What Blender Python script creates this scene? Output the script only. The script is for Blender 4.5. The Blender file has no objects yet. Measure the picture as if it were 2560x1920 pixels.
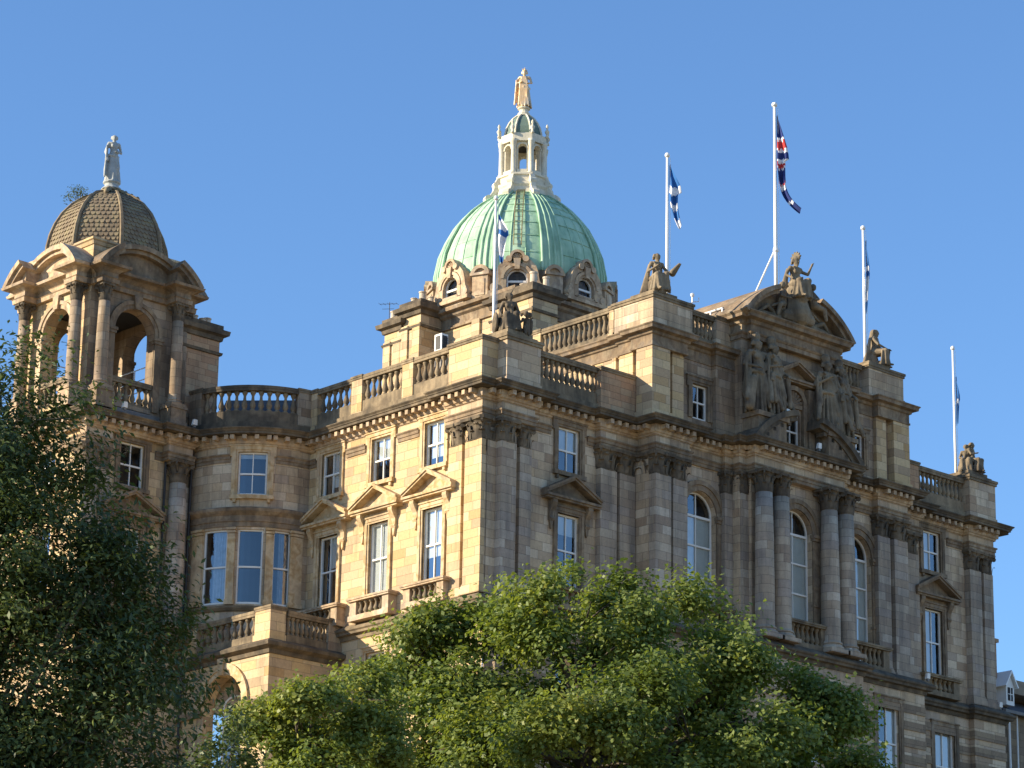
import bpy, bmesh, math, random
import numpy as np
from mathutils import Vector
PI = math.pi; R = math.radians
rng = random.Random(7)
SC = bpy.context.scene
COL = SC.collection

# ------------------------------------------------------------------ camera, sky, sun, exposure
cam = bpy.data.objects.new('camera', bpy.data.cameras.new('camera')); COL.objects.link(cam)
cam.data.sensor_width = 36; cam.data.lens = 36 * 7807.147 / 2560
cam.data.clip_start = 0.5; cam.data.clip_end = 5000
yaw, pitch, roll = R(47.56722), R(17.38631), R(0.99513)
fw = Vector((math.cos(yaw)*math.cos(pitch), math.sin(yaw)*math.cos(pitch), math.sin(pitch)))
r0 = Vector((math.sin(yaw), -math.cos(yaw), 0)); u0 = r0.cross(fw)
rt = r0*math.cos(roll) + u0*math.sin(roll); up = u0*math.cos(roll) - r0*math.sin(roll)
from mathutils import Matrix
m = Matrix((rt, up, -fw)).transposed().to_4x4(); m.translation = Vector((-89.58, -99.65, 1.7))
cam.matrix_world = m
SC.camera = cam

SUN_EL, SUN_AZ = R(21), (-0.857, 0.515)        # direction towards the sun in plan
w = bpy.data.worlds.new('World'); SC.world = w; w.use_nodes = True
nt = w.node_tree; bg = nt.nodes['Background']
sky = nt.nodes.new('ShaderNodeTexSky'); sky.sky_type = 'NISHITA'; sky.sun_disc = False
sky.sun_elevation = SUN_EL; sky.sun_rotation = math.atan2(SUN_AZ[0], SUN_AZ[1])
sky.air_density = 1.0; sky.dust_density = 0.0; sky.ozone_density = 6.0
nt.links.new(sky.outputs[0], bg.inputs[0]); bg.inputs[1].default_value = 0.12
sun = bpy.data.objects.new('sun', bpy.data.lights.new('sun', 'SUN')); COL.objects.link(sun)
sun.data.energy = 5.0; sun.data.angle = R(0.5); sun.data.color = (1.0, 0.85, 0.63)
sd = Vector((SUN_AZ[0]*math.cos(SUN_EL), SUN_AZ[1]*math.cos(SUN_EL), math.sin(SUN_EL)))
sun.rotation_euler = sd.to_track_quat('Z', 'Y').to_euler(); sun.location = (-120, 70, 120)
SC.view_settings.view_transform = 'Standard'; SC.view_settings.look = 'None'
SC.view_settings.exposure = 0.95; SC.view_settings.gamma = 1.0

# ------------------------------------------------------------------ materials
def nmat(name):
    mt = bpy.data.materials.new(name); mt.use_nodes = True
    t = mt.node_tree; b = t.nodes['Principled BSDF']
    return mt, t, b
def N(t, typ, **k):
    n = t.nodes.new(typ)
    for a, v in k.items(): setattr(n, a, v)
    return n
def mth(t, op, a, b=None, c=None):
    n = N(t, 'ShaderNodeMath', operation=op)
    for i, v in enumerate((a, b, c)):
        if v is None: continue
        if isinstance(v, (int, float)): n.inputs[i].default_value = v
        else: t.links.new(v, n.inputs[i])
    return n.outputs[0]
def ramp(t, fac, stops):
    n = N(t, 'ShaderNodeValToRGB'); e = n.color_ramp.elements
    while len(e) < len(stops): e.new(0.5)
    for i, (p, c) in enumerate(stops): e[i].position = p; e[i].color = (*c, 1)
    t.links.new(fac, n.inputs[0]); return n.outputs[0]
def mixc(t, fac, a, b, typ='MIX'):
    n = N(t, 'ShaderNodeMix', data_type='RGBA', blend_type=typ)
    for i, v in ((0, fac), (6, a), (7, b)):
        if isinstance(v, (int, float)): n.inputs[i].default_value = v
        elif isinstance(v, tuple): n.inputs[i].default_value = (*v, 1)
        else: t.links.new(v, n.inputs[i])
    return n.outputs[2]
def noise(t, vec, scale, detail=4, rough=0.55):
    n = N(t, 'ShaderNodeTexNoise'); n.inputs['Scale'].default_value = scale
    n.inputs['Detail'].default_value = detail; n.inputs['Roughness'].default_value = rough
    if vec is not None: t.links.new(vec, n.inputs['Vector'])
    return n.outputs[0]
def bump(t, b, h, strength, dist):
    n = N(t, 'ShaderNodeBump'); n.inputs['Strength'].default_value = strength; n.inputs['Distance'].default_value = dist
    t.links.new(h, n.inputs['Height']); t.links.new(n.outputs[0], b.inputs['Normal'])

def stone(name, cols, soot, bw=0.95, bh=0.42, joints=True, soot_col=(0.045, 0.042, 0.036), grain=0.35):
    """Coursed sandstone: every block its own tone, dark joints, soot in blotches and rain streaks."""
    mt, t, b = nmat(name)
    pos = N(t, 'ShaderNodeNewGeometry').outputs['Position']
    sp = N(t, 'ShaderNodeSeparateXYZ'); t.links.new(pos, sp.inputs[0])
    u = mth(t, 'SUBTRACT', sp.outputs[0], sp.outputs[1]); v = sp.outputs[2]
    vv = mth(t, 'DIVIDE', v, bh); row = mth(t, 'FLOOR', vv)
    rw = N(t, 'ShaderNodeTexWhiteNoise', noise_dimensions='1D'); t.links.new(row, rw.inputs['W'])
    wid = mth(t, 'MULTIPLY_ADD', rw.outputs[0], bw*0.6, bw*0.7)
    uu = mth(t, 'ADD', mth(t, 'DIVIDE', u, wid), mth(t, 'MULTIPLY', row, 0.43)); colm = mth(t, 'FLOOR', uu)
    cv = N(t, 'ShaderNodeCombineXYZ'); t.links.new(colm, cv.inputs[0]); t.links.new(row, cv.inputs[1])
    wn = N(t, 'ShaderNodeTexWhiteNoise', noise_dimensions='2D'); t.links.new(cv.outputs[0], wn.inputs['Vector'])
    k = len(cols)
    c = ramp(t, wn.outputs[0], [((i+0.5)/k, x) for i, x in enumerate(cols)])
    if not joints:
        c = ramp(t, noise(t, pos, 0.9, 3), [((i+0.5)/k*0.5+0.25, x) for i, x in enumerate(cols)])
    g = noise(t, pos, 9, 6, 0.7)
    c = mixc(t, grain, c, mixc(t, 1.0, c, ramp(t, g, [(0.3, (0.55, 0.52, 0.48)), (0.7, (1.25, 1.22, 1.15))]), 'MULTIPLY'))
    # soot: broad blotches, plus vertical streaks
    st = N(t, 'ShaderNodeMapping'); t.links.new(pos, st.inputs[0]); st.inputs['Scale'].default_value = (1.6, 1.6, 0.16)
    s = mth(t, 'ADD', mth(t, 'MULTIPLY', noise(t, pos, 0.32, 5, 0.6), 0.5), mth(t, 'MULTIPLY', noise(t, st.outputs[0], 1.4, 4, 0.65), 0.5))
    sf = N(t, 'ShaderNodeMapRange'); t.links.new(s, sf.inputs[0])
    sf.inputs[1].default_value = 0.62 - 0.4*soot; sf.inputs[2].default_value = 0.80 - 0.32*soot
    sf.inputs[3].default_value = 0; sf.inputs[4].default_value = min(0.92, 0.45 + 0.5*soot)
    c = mixc(t, sf.outputs[0], c, soot_col)
    h = mth(t, 'MULTIPLY', g, 0.5)
    if joints:
        fu = mth(t, 'FRACT', uu); fv = mth(t, 'FRACT', vv)
        j = mth(t, 'MAXIMUM', mth(t, 'LESS_THAN', mth(t, 'MULTIPLY', fu, wid), 0.022), mth(t, 'LESS_THAN', fv, 0.022/bh))
        c = mixc(t, mth(t, 'MULTIPLY', j, 0.5), c, (0.06, 0.05, 0.04))
        h = mth(t, 'SUBTRACT', h, j)
    t.links.new(c, b.inputs['Base Color']); b.inputs['Roughness'].default_value = 0.92
    b.inputs['Specular IOR Level'].default_value = 0.2
    bump(t, b, h, 0.5, 0.02)
    return mt
def plain(name, col, rough=0.6, var=0.15, scale=3, metal=0, spec=0.4):
    mt, t, b = nmat(name)
    pos = N(t, 'ShaderNodeNewGeometry').outputs['Position']
    n = noise(t, pos, scale, 4)
    c = ramp(t, n, [(0.3, tuple(x*(1-var) for x in col)), (0.7, tuple(min(1, x*(1+var)) for x in col))])
    t.links.new(c, b.inputs['Base Color']); b.inputs['Roughness'].default_value = rough
    b.inputs['Metallic'].default_value = metal; b.inputs['Specular IOR Level'].default_value = spec
    return mt
WARM = [(0.54, 0.395, 0.215), (0.64, 0.505, 0.315), (0.45, 0.305, 0.155), (0.59, 0.465, 0.30), (0.50, 0.375, 0.24), (0.40, 0.30, 0.195)]
GREY = [(0.50, 0.385, 0.26), (0.60, 0.48, 0.335), (0.39, 0.285, 0.195), (0.55, 0.415, 0.27), (0.43, 0.34, 0.26), (0.65, 0.535, 0.39)]
MT = {
 'warm': stone('sandstone_warm', WARM, 0.22),
 'grey': stone('sandstone_weathered', GREY, 0.38, soot_col=(0.075, 0.066, 0.056)),
 'pier': stone('sandstone_pier', [(c[0]*0.85, c[1]*0.9, c[2]*1.0) for c in GREY], 0.5, 1.1, 0.42, soot_col=(0.115, 0.108, 0.10)),
 'trim': stone('sandstone_trim', WARM, 0.3, joints=False),
 'dark': stone('sooty_shaded_ashlar', [(c[0]*0.72, c[1]*0.7, c[2]*0.7) for c in GREY], 0.46, soot_col=(0.055, 0.048, 0.04)),  # soot on attic and bow; doubles as painted shade on the tower walls
 'gtrim': stone('sandstone_trim_weathered_shaded', [(c[0]*0.62, c[1]*0.61, c[2]*0.6) for c in GREY], 0.52, joints=False),
 'soot': stone('sooty_stone', [(0.17, 0.135, 0.095), (0.24, 0.19, 0.13), (0.12, 0.095, 0.07), (0.19, 0.155, 0.11)], 0.6, joints=False),
 'rail': stone('sooty_coping', [(0.26, 0.20, 0.13), (0.33, 0.26, 0.17), (0.18, 0.14, 0.095)], 0.56, joints=False),
 'carve': stone('carved_stone', [(0.21, 0.17, 0.115), (0.30, 0.245, 0.17), (0.14, 0.11, 0.08)], 0.5, joints=False),
 'rust': stone('rusticated_stone', [(0.27, 0.205, 0.145), (0.33, 0.255, 0.17), (0.23, 0.175, 0.125)], 0.35, 1.2, 0.42),
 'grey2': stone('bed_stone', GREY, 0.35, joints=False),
 'brown': stone('brown_stone', [(0.43, 0.27, 0.165), (0.50, 0.34, 0.21), (0.37, 0.23, 0.14), (0.46, 0.35, 0.23)], 0.3, 0.8, 0.32),
 'pale': stone('pale_lantern_stone', [(0.62, 0.58, 0.46), (0.70, 0.66, 0.54), (0.56, 0.51, 0.40)], 0.12, joints=False, soot_col=(0.2, 0.19, 0.16)),
 'white': plain('white_paint', (0.74, 0.73, 0.69), 0.45, 0.05),
 'pole': plain('white_pole_paint', (0.80, 0.80, 0.78), 0.35, 0.03),
 'room': plain('dark_interior', (0.035, 0.034, 0.034), 0.9, 0.3, 0.8),
 'blind': plain('cream_blind', (0.80, 0.78, 0.72), 0.9, 0.05),
 'net': plain('net_curtain', (0.55, 0.56, 0.58), 0.9, 0.2, 4),
 'lead': plain('grey_lead', (0.16, 0.15, 0.14), 0.6, 0.2),
 'leadroof': plain('stone_slab_roof', (0.27, 0.22, 0.16), 0.85, 0.25, 1.3),
 'statue': plain('grey_marble', (0.33, 0.35, 0.34), 0.7, 0.18, 2.5),
 'iron': plain('dark_iron', (0.03, 0.03, 0.032), 0.6, 0.2),
 'pot': plain('buff_clay_pot', (0.52, 0.44, 0.34), 0.85, 0.15, 2),
 'slate': plain('slate', (0.07, 0.07, 0.075), 0.6, 0.3, 2),
 'bark': plain('bark', (0.085, 0.07, 0.05), 0.95, 0.35, 6),
 'twig': plain('pale_bark', (0.17, 0.15, 0.115), 0.95, 0.3, 6),
 'blue': plain('flag_blue', (0.02, 0.12, 0.36), 0.85, 0.1),
 'navy': plain('flag_navy', (0.014, 0.03, 0.15), 0.85, 0.1),
 'red': plain('flag_red', (0.50, 0.04, 0.04), 0.85, 0.1),
 'cloth': plain('flag_white', (0.72, 0.73, 0.76), 0.85, 0.05),
 'grass': plain('bounce_grass', (0.27, 0.205, 0.105), 0.95, 0.25, 0.3),  # slope tone made pale and warm to bounce light onto the shaded walls
 'ladder': plain('rusty_ladder', (0.20, 0.17, 0.085), 0.8, 0.3, 4),
}
def m_gold():
    mt, t, b = nmat('worn_gilding')
    pos = N(t, 'ShaderNodeNewGeometry').outputs['Position']
    t.links.new(ramp(t, noise(t, pos, 2.2, 4), [(0.35, (0.60, 0.50, 0.36)), (0.6, (0.66, 0.45, 0.24))]), b.inputs['Base Color'])
    b.inputs['Metallic'].default_value = 0.35; b.inputs['Roughness'].default_value = 0.5
    return mt
MT['gold'] = m_gold()
def m_copper():
    mt, t, b = nmat('copper_patina')
    pos = N(t, 'ShaderNodeNewGeometry').outputs['Position']
    mp = N(t, 'ShaderNodeMapping'); t.links.new(pos, mp.inputs[0]); mp.inputs['Scale'].default_value = (2.2, 2.2, 0.3)
    n = mth(t, 'ADD', mth(t, 'MULTIPLY', noise(t, mp.outputs[0], 1.0, 5, 0.65), 0.6), mth(t, 'MULTIPLY', noise(t, pos, 1.1, 4), 0.4))
    c = ramp(t, n, [(0.34, (0.20, 0.33, 0.22)), (0.46, (0.31, 0.49, 0.335)), (0.56, (0.40, 0.58, 0.41)), (0.68, (0.48, 0.64, 0.49))])
    t.links.new(c, b.inputs['Base Color']); b.inputs['Roughness'].default_value = 0.7; b.inputs['Specular IOR Level'].default_value = 0.3
    bump(t, b, n, 0.15, 0.05)
    return mt
MT['copper'] = m_copper()
MT['dkcopper'] = plain('dark_copper', (0.13, 0.19, 0.155), 0.65, 0.2, 2)
def m_scale():
    mt, t, b = nmat('lichen_stone_scales')
    pos = N(t, 'ShaderNodeNewGeometry').outputs['Position']
    c = ramp(t, noise(t, pos, 1.6, 5, 0.7), [(0.3, (0.12, 0.09, 0.06)), (0.48, (0.20, 0.155, 0.10)), (0.62, (0.25, 0.205, 0.12)), (0.75, (0.24, 0.215, 0.10))])
    t.links.new(c, b.inputs['Base Color']); b.inputs['Roughness'].default_value = 0.95
    return mt
MT['scale'] = m_scale()
def m_glass(name, refl, k=1.1):
    mt, t, b = nmat(name); t.nodes.remove(b)
    out = t.nodes['Material Output']
    tr = N(t, 'ShaderNodeBsdfTransparent'); tr.inputs[0].default_value = (0.72, 0.77, 0.80, 1)
    gl = N(t, 'ShaderNodeBsdfGlossy'); gl.inputs['Roughness'].default_value = 0.03
    gl.inputs['Color'].default_value = (0.92, 0.95, 1, 1)
    pos = N(t, 'ShaderNodeNewGeometry').outputs['Position']
    bn = N(t, 'ShaderNodeBump'); bn.inputs['Strength'].default_value = 0.25; bn.inputs['Distance'].default_value = 0.02
    t.links.new(noise(t, pos, 1.3, 1), bn.inputs['Height']); t.links.new(bn.outputs[0], gl.inputs['Normal'])
    fr = N(t, 'ShaderNodeFresnel'); fr.inputs[0].default_value = 1.5
    f = mth(t, 'MINIMUM', mth(t, 'MULTIPLY_ADD', fr.outputs[0], k, refl), 1.0)
    mx = N(t, 'ShaderNodeMixShader'); t.links.new(f, mx.inputs[0]); t.links.new(tr.outputs[0], mx.inputs[1]); t.links.new(gl.outputs[0], mx.inputs[2])
    t.links.new(mx.outputs[0], out.inputs[0])
    return mt
MT['glass'] = m_glass('window_glass', 0.005, 0.3); MT['glass2'] = m_glass('reflective_window_glass', 0.10)
def m_leaf(name, stops, trans):
    mt, t, b = nmat(name)
    at = N(t, 'ShaderNodeAttribute', attribute_name='tone')
    c = ramp(t, at.outputs['Fac'], stops)
    t.links.new(c, b.inputs['Base Color']); b.inputs['Roughness'].default_value = 0.5; b.inputs['Specular IOR Level'].default_value = 0.35
    tl = N(t, 'ShaderNodeBsdfTranslucent'); t.links.new(mixc(t, 1.0, c, (1.5, 1.45, 0.6), 'MULTIPLY'), tl.inputs[0])
    mx = N(t, 'ShaderNodeMixShader'); mx.inputs[0].default_value = trans
    t.links.new(b.outputs[0], mx.inputs[1]); t.links.new(tl.outputs[0], mx.inputs[2])
    t.links.new(mx.outputs[0], t.nodes['Material Output'].inputs[0])
    return mt
MT['leaf'] = m_leaf('lime_leaves', [(0.0, (0.085, 0.13, 0.032)), (0.45, (0.165, 0.215, 0.052)), (0.8, (0.24, 0.275, 0.07)), (1.0, (0.37, 0.35, 0.085))], 0.38)
MT['leaf_dark'] = m_leaf('ash_leaves', [(0.0, (0.04, 0.066, 0.027)), (0.5, (0.08, 0.115, 0.04)), (0.85, (0.15, 0.19, 0.055)), (1.0, (0.27, 0.26, 0.09))], 0.28)  # dark green lowered further, standing in for shade over the ash tree

# ------------------------------------------------------------------ mesh helpers
class Fr:
    """Wall frame: u along the wall, d out of it, z up. cyl=(cx,cy,R) bends it round a cylinder (u = angle*R)."""
    def __init__(s, o=(0, 0), u=(1, 0), d=(0, -1), cyl=None): s.o, s.u, s.d, s.cyl = o, u, d, cyl
    def P(s, u, d, z):
        if s.cyl:
            cx, cy, r = s.cyl; a = u/r
            return (cx+(r+d)*math.cos(a), cy+(r+d)*math.sin(a), z)
        return (s.o[0]+s.u[0]*u+s.d[0]*d, s.o[1]+s.u[1]*u+s.d[1]*d, z)
    def cuts(s, a, b, step=0.35):
        if not s.cyl: return [a, b]
        n = max(1, int(abs(b-a)/step+0.99)); return [a+(b-a)*i/n for i in range(n+1)]
def face_frame(c, apo, deg):
    a = R(deg); d = (math.cos(a), math.sin(a))
    return Fr((c[0]+apo*d[0], c[1]+apo*d[1]), (-d[1], d[0]), d)
WL = {}
class MB:
    def __init__(s): s.v, s.f, s.mi, s.m = [], [], [], 0
    def add(s, vs, fs):
        b = len(s.v); s.v += vs
        for f in fs: s.f.append([b+i for i in f]); s.mi.append(s.m)
        return s
    def hexa(s, p): return s.add(p, [(0, 3, 2, 1), (4, 5, 6, 7), (0, 1, 5, 4), (1, 2, 6, 5), (2, 3, 7, 6), (3, 0, 4, 7)])
    def box(s, x0, x1, y0, y1, z0, z1): return s.hexa([(x0, y0, z0), (x1, y0, z0), (x1, y1, z0), (x0, y1, z0), (x0, y0, z1), (x1, y0, z1), (x1, y1, z1), (x0, y1, z1)])
    def fbox(s, fr, u0, u1, d0, d1, z0, z1):
        c = fr.cuts(u0, u1)
        for a, b in zip(c, c[1:]):
            P = fr.P; s.hexa([P(a, d1, z0), P(b, d1, z0), P(b, d0, z0), P(a, d0, z0), P(a, d1, z1), P(b, d1, z1), P(b, d0, z1), P(a, d0, z1)])
        return s
    def fpoly(s, fr, pts, d0, d1):
        n = len(pts); vs = [fr.P(u, d1, z) for u, z in pts] + [fr.P(u, d0, z) for u, z in pts]
        return s.add(vs, [list(range(n)), list(range(2*n-1, n-1, -1))] + [(i, n+i, n+(i+1) % n, (i+1) % n) for i in range(n)])
    def dpoly(s, fr, pts, u0, u1):
        n = len(pts); vs = [fr.P(u0, d, z) for d, z in pts] + [fr.P(u1, d, z) for d, z in pts]
        return s.add(vs, [list(range(n)), list(range(2*n-1, n-1, -1))] + [(i, n+i, n+(i+1) % n, (i+1) % n) for i in range(n)])
    def arcband(s, fr, uc, zc, r0, r1, a0, a1, d0, d1, n=16):
        """Part of a ring standing in the wall plane, angles in degrees from +u."""
        for i in range(n):
            a, b = R(a0+(a1-a0)*i/n), R(a0+(a1-a0)*(i+1)/n)
            q = [(uc+r0*math.cos(a), zc+r0*math.sin(a)), (uc+r1*math.cos(a), zc+r1*math.sin(a)), (uc+r1*math.cos(b), zc+r1*math.sin(b)), (uc+r0*math.cos(b), zc+r0*math.sin(b))]
            s.fpoly(fr, q, d0, d1)
        return s
    def lathe(s, c, prof, n=16, sx=1, sy=1, a0=0, sq=None):
        b = []
        for r, z in prof:
            for i in range(n):
                a = a0+2*PI*i/n; k = 1
                if sq: k = 1/((abs(math.cos(a))**sq+abs(math.sin(a))**sq)**(1/sq))
                b.append((c[0]+r*k*sx*math.cos(a), c[1]+r*k*sy*math.sin(a), c[2]+z))
        f = []
        for j in range(len(prof)-1):
            for i in range(n): f.append((j*n+i, j*n+(i+1) % n, (j+1)*n+(i+1) % n, (j+1)*n+i))
        f.append(list(range(n-1, -1, -1))); f.append([(len(prof)-1)*n+i for i in range(n)])
        return s.add(b, f)
    def tube(s, pts, rads, n=8, caps=True):
        pts = [Vector(p) for p in pts]
        if isinstance(rads, (int, float)): rads = [rads]*len(pts)
        vs = []; prev = None
        for i, p in enumerate(pts):
            t = (pts[min(i+1, len(pts)-1)]-pts[max(i-1, 0)]).normalized()
            x = (prev - t*prev.dot(t)) if prev is not None else t.cross(Vector((0, 0, 1)) if abs(t.z) < 0.9 else Vector((1, 0, 0)))
            x.normalize(); prev = x; y = t.cross(x)
            for k in range(n):
                a = 2*PI*k/n; vs.append(tuple(p+(x*math.cos(a)+y*math.sin(a))*rads[i]))
        f = []
        for j in range(len(pts)-1):
            for i in range(n): f.append((j*n+i, j*n+(i+1) % n, (j+1)*n+(i+1) % n, (j+1)*n+i))
        if caps: f.append(list(range(n-1, -1, -1))); f.append([(len(pts)-1)*n+i for i in range(n)])
        return s.add(vs, f)
    def cap(s, p0, p1, ra, rb, n=8):
        """Tapered capsule."""
        p0, p1 = Vector(p0), Vector(p1); t = (p1-p0)
        if t.length < 1e-5: t = Vector((0, 0, 1e-4))
        t.normalize(); pts, rr = [], []
        for k in (-1, -0.75, -0.35): pts.append(p0+t*(k*ra)); rr.append(max(0.004, ra*math.sqrt(1-k*k)))
        pts += [p0, p1]; rr += [ra, rb]
        for k in (0.35, 0.75, 1): pts.append(p1+t*(k*rb)); rr.append(max(0.004, rb*math.sqrt(1-k*k)))
        return s.tube(pts, rr, n)
    def sweep(s, path, prof, mod=None, closed=False):
        """Moulding along a plan path, the outside on the right of travel; prof = (out, z) pairs."""
        n = len(path); P = [Vector(p) for p in path]
        nr = []
        for i in range(n if closed else n-1):
            t = (P[(i+1) % n]-P[i]).normalized(); nr.append(Vector((t.y, -t.x)))
        vs = []; k = len(prof)
        for i in range(n):
            a = nr[i-1] if (closed or i > 0) else nr[0]; b = nr[i % len(nr)] if (closed or i < n-1) else nr[-1]
            mt = (a+b); l = mt.length
            mt = mt/l if l > 1e-6 else a; sc = 1/max(0.35, mt.dot(a))
            for o, z in prof: q = P[i]+mt*(o*sc); vs.append((q.x, q.y, z))
        f = []
        for i in range(n if closed else n-1):
            j = (i+1) % n
            for q in range(k-1): f.append((i*k+q, j*k+q, j*k+q+1, i*k+q+1))
            f.append((i*k+k-1, j*k+k-1, j*k, i*k))
        if not closed: f.append(list(range(k-1, -1, -1))); f.append([(n-1)*k+q for q in range(k)])
        s.add(vs, f)
        if mod:                                    # modillions: (spacing, width, d0, d1, z0, z1)
            gap, wd, d0, d1, z0, z1 = mod
            run = 0.0
            for i in range(n-1):
                L = (P[i+1]-P[i]).length; t = (P[i+1]-P[i]).normalized(); o = nr[i]
                if L < gap*0.9 and L > 0.25 and not (i > 0 and abs(nr[i].dot(nr[i-1])) > 0.9):
                    cs = [L/2]
                elif L < gap*0.9:                    # short arc pieces share one rhythm
                    cs = []; run += L
                    if run > gap: cs = [L/2]; run -= gap
                else:
                    c = max(1, round(L/gap)); cs = [L*(q+0.5)/c for q in range(c)]
                for q in cs:
                    f0 = Fr(tuple(P[i]+t*q), tuple(t), tuple(o)); s.fbox(f0, -wd/2, wd/2, d0, d1, z0, z1)
        return s
    def wall(s, fr, u0, u1, z0, z1, d, holes=(), reveal=0.3, arch_n=14):
        """Wall face with openings and their reveals; hole = (u0,u1,z0,z1[,'arch'])."""
        us = sorted({u0, u1, *[h[0] for h in holes], *[h[1] for h in holes]}); zs = sorted({z0, z1, *[h[2] for h in holes], *[h[3] for h in holes]})
        us = [q for q in us if u0 <= q <= u1]; zs = [q for q in zs if z0 <= q <= z1]
        for a, b in zip(us, us[1:]):
            for e, g in zip(zs, zs[1:]):
                um, zm = (a+b)/2, (e+g)/2
                if any(h[0] < um < h[1] and h[2] < zm < h[3] for h in holes): continue
                c = fr.cuts(a, b)
                for p, q in zip(c, c[1:]): s.add([fr.P(p, d, e), fr.P(q, d, e), fr.P(q, d, g), fr.P(p, d, g)], [(0, 1, 2, 3)])
        for h in holes:
            a, b, e, g = h[:4]; di = d-reveal
            if len(h) > 4:
                r = (b-a)/2; uc = (a+b)/2; zs_ = g-r
                arc = [(uc-r*math.cos(PI*i/arch_n), zs_+r*math.sin(PI*i/arch_n)) for i in range(arch_n+1)]
                hf = arch_n//2
                s.add([fr.P(a, d, g)]+[fr.P(p, d, q) for p, q in arc[:hf+1]], [(0, i+2, i+1) for i in range(hf)])
                s.add([fr.P(b, d, g)]+[fr.P(p, d, q) for p, q in arc[hf:]], [(0, i+2, i+1) for i in range(arch_n-hf)])
                edge = [(a, e)]+arc+[(b, e)]
            else:
                edge = [(a, e), (a, g)]+[(q, g) for q in fr.cuts(a, b)[1:-1]]+[(b, g), (b, e)]
            edge = edge+[(q, e) for q in reversed(fr.cuts(a, b)[1:-1])]+[(a, e)]
            for (p, q), (p2, q2) in zip(edge, edge[1:]):
                s.add([fr.P(p, d, q), fr.P(p2, d, q2), fr.P(p2, di, q2), fr.P(p, di, q)], [(0, 1, 2, 3)])
        return s
    def build(s, name, mat, parent=None, smooth=False, fix=True, loc=None):
        me = bpy.data.meshes.new(name)
        v = np.array(s.v, dtype=np.float64)
        c = np.array(loc) if loc is not None else (v.min(0)+v.max(0))/2
        if loc is None: c[2] = v[:, 2].min()
        me.from_pydata((v-c).tolist(), [], s.f)
        mats = mat if isinstance(mat, (list, tuple)) else [mat]
        for x in mats: me.materials.append(MT[x] if isinstance(x, str) else x)
        if len(mats) > 1: me.polygons.foreach_set('material_index', s.mi)
        if fix:
            bm = bmesh.new(); bm.from_mesh(me); bmesh.ops.recalc_face_normals(bm, faces=bm.faces); bm.to_mesh(me); bm.free()
        if smooth: me.polygons.foreach_set('use_smooth', [True]*len(me.polygons))
        me.update()
        o = bpy.data.objects.new(name, me); COL.objects.link(o)
        place(o, c, parent)
        return o
def place(o, c, parent):
    c = Vector(c); WL[o.name] = c
    if parent is not None: o.parent = parent; o.location = c - WL[parent.name]
    else: o.location = c
def tag(o, label, cat, group=None, kind=None):
    o['label'] = label; o['category'] = cat
    if group: o['group'] = group
    if kind: o['kind'] = kind
    return o
def thing(name, loc, label, cat, group=None):
    o = bpy.data.objects.new(name, None); COL.objects.link(o); o.empty_display_size = 0.3
    place(o, loc, None); return tag(o, label, cat, group)
def inst(src, loc, parent, sz=1.0):
    o = src.copy(); COL.objects.link(o); place(o, loc, parent); o.scale = (1, 1, sz); return o

RF = Fr((0, 0), (1, 0), (0, -1)); LF = Fr((0, 0), (0, 1), (-1, 0))
BF = Fr(cyl=(0, 16.5, 4.0))
bu = lambda deg: R(deg)*4.0
TR = Fr((0, 16.5), (1, 0), (0, -1)); TL = Fr((-10.1, 0), (0, 1), (-1, 0))
B = thing('domed_bank_building', (18, 9, 15), 'grand sandstone building with green copper dome, corner tower and balustraded roofline', 'building')

# ------------------------------------------------------------------ prototypes of repeated ornaments
BAL = {}
def baluster_proto(parent):
    prof = [(0.13, 0), (0.13, 0.08), (0.075, 0.11), (0.10, 0.16), (0.145, 0.27), (0.13, 0.38), (0.08, 0.55), (0.062, 0.72), (0.075, 0.80), (0.10, 0.82), (0.10, 0.86), (0.13, 0.88), (0.13, 1.0)]
    return MB().lathe((0, 0, 0), prof, 10).build('baluster', 'rail', parent, smooth=True, loc=(0, 0, 0))
def balustrade(fr, u0, u1, d, z0, z1, n, depth=0.34, mat='rail', plinth=0.25, rail=0.26, over=0.06):
    mb = MB()
    mb.fbox(fr, u0, u1, d-depth, d, z0, z0+plinth)
    mb.fbox(fr, u0, u1, d-depth-over+0.02, d+over-0.02, z1-rail, z1-rail*0.55); mb.fbox(fr, u0, u1, d-depth-over, d+over, z1-rail*0.55+0.002, z1)
    p = mb.build('balustrade', mat, B)
    h = z1-rail-z0-plinth
    for i in range(n):
        u = u0+(u1-u0)*(i+0.5)/n; loc = fr.P(u, d-depth/2, z0+plinth)
        if 'o' not in BAL:
            o = baluster_proto(p); BAL['o'] = o; place(o, loc, p); o.scale = (1, 1, h)
        else: inst(BAL['o'], loc, p, h)
    return p
def pedestal(fr, u0, u1, d0, d1, z0, z1, mat='grey', cap=0.22, over=0.1, foot=0.3):
    mb = MB(); mb.fbox(fr, u0, u1, d0, d1, z0, z1-cap)
    mb.fbox(fr, u0-0.05, u1+0.05, d0, d1+0.05, z0, z0+foot)
    mb.m = 1
    mb.fbox(fr, u0-over*0.6, u1+over*0.6, d0-over*0.6, d1+over*0.6, z1-cap, z1-cap*0.5); mb.fbox(fr, u0-over, u1+over, d0-over, d1+over, z1-cap*0.5+0.002, z1)
    return mb.build('pedestal', [mat, 'rail'], B)

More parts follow.
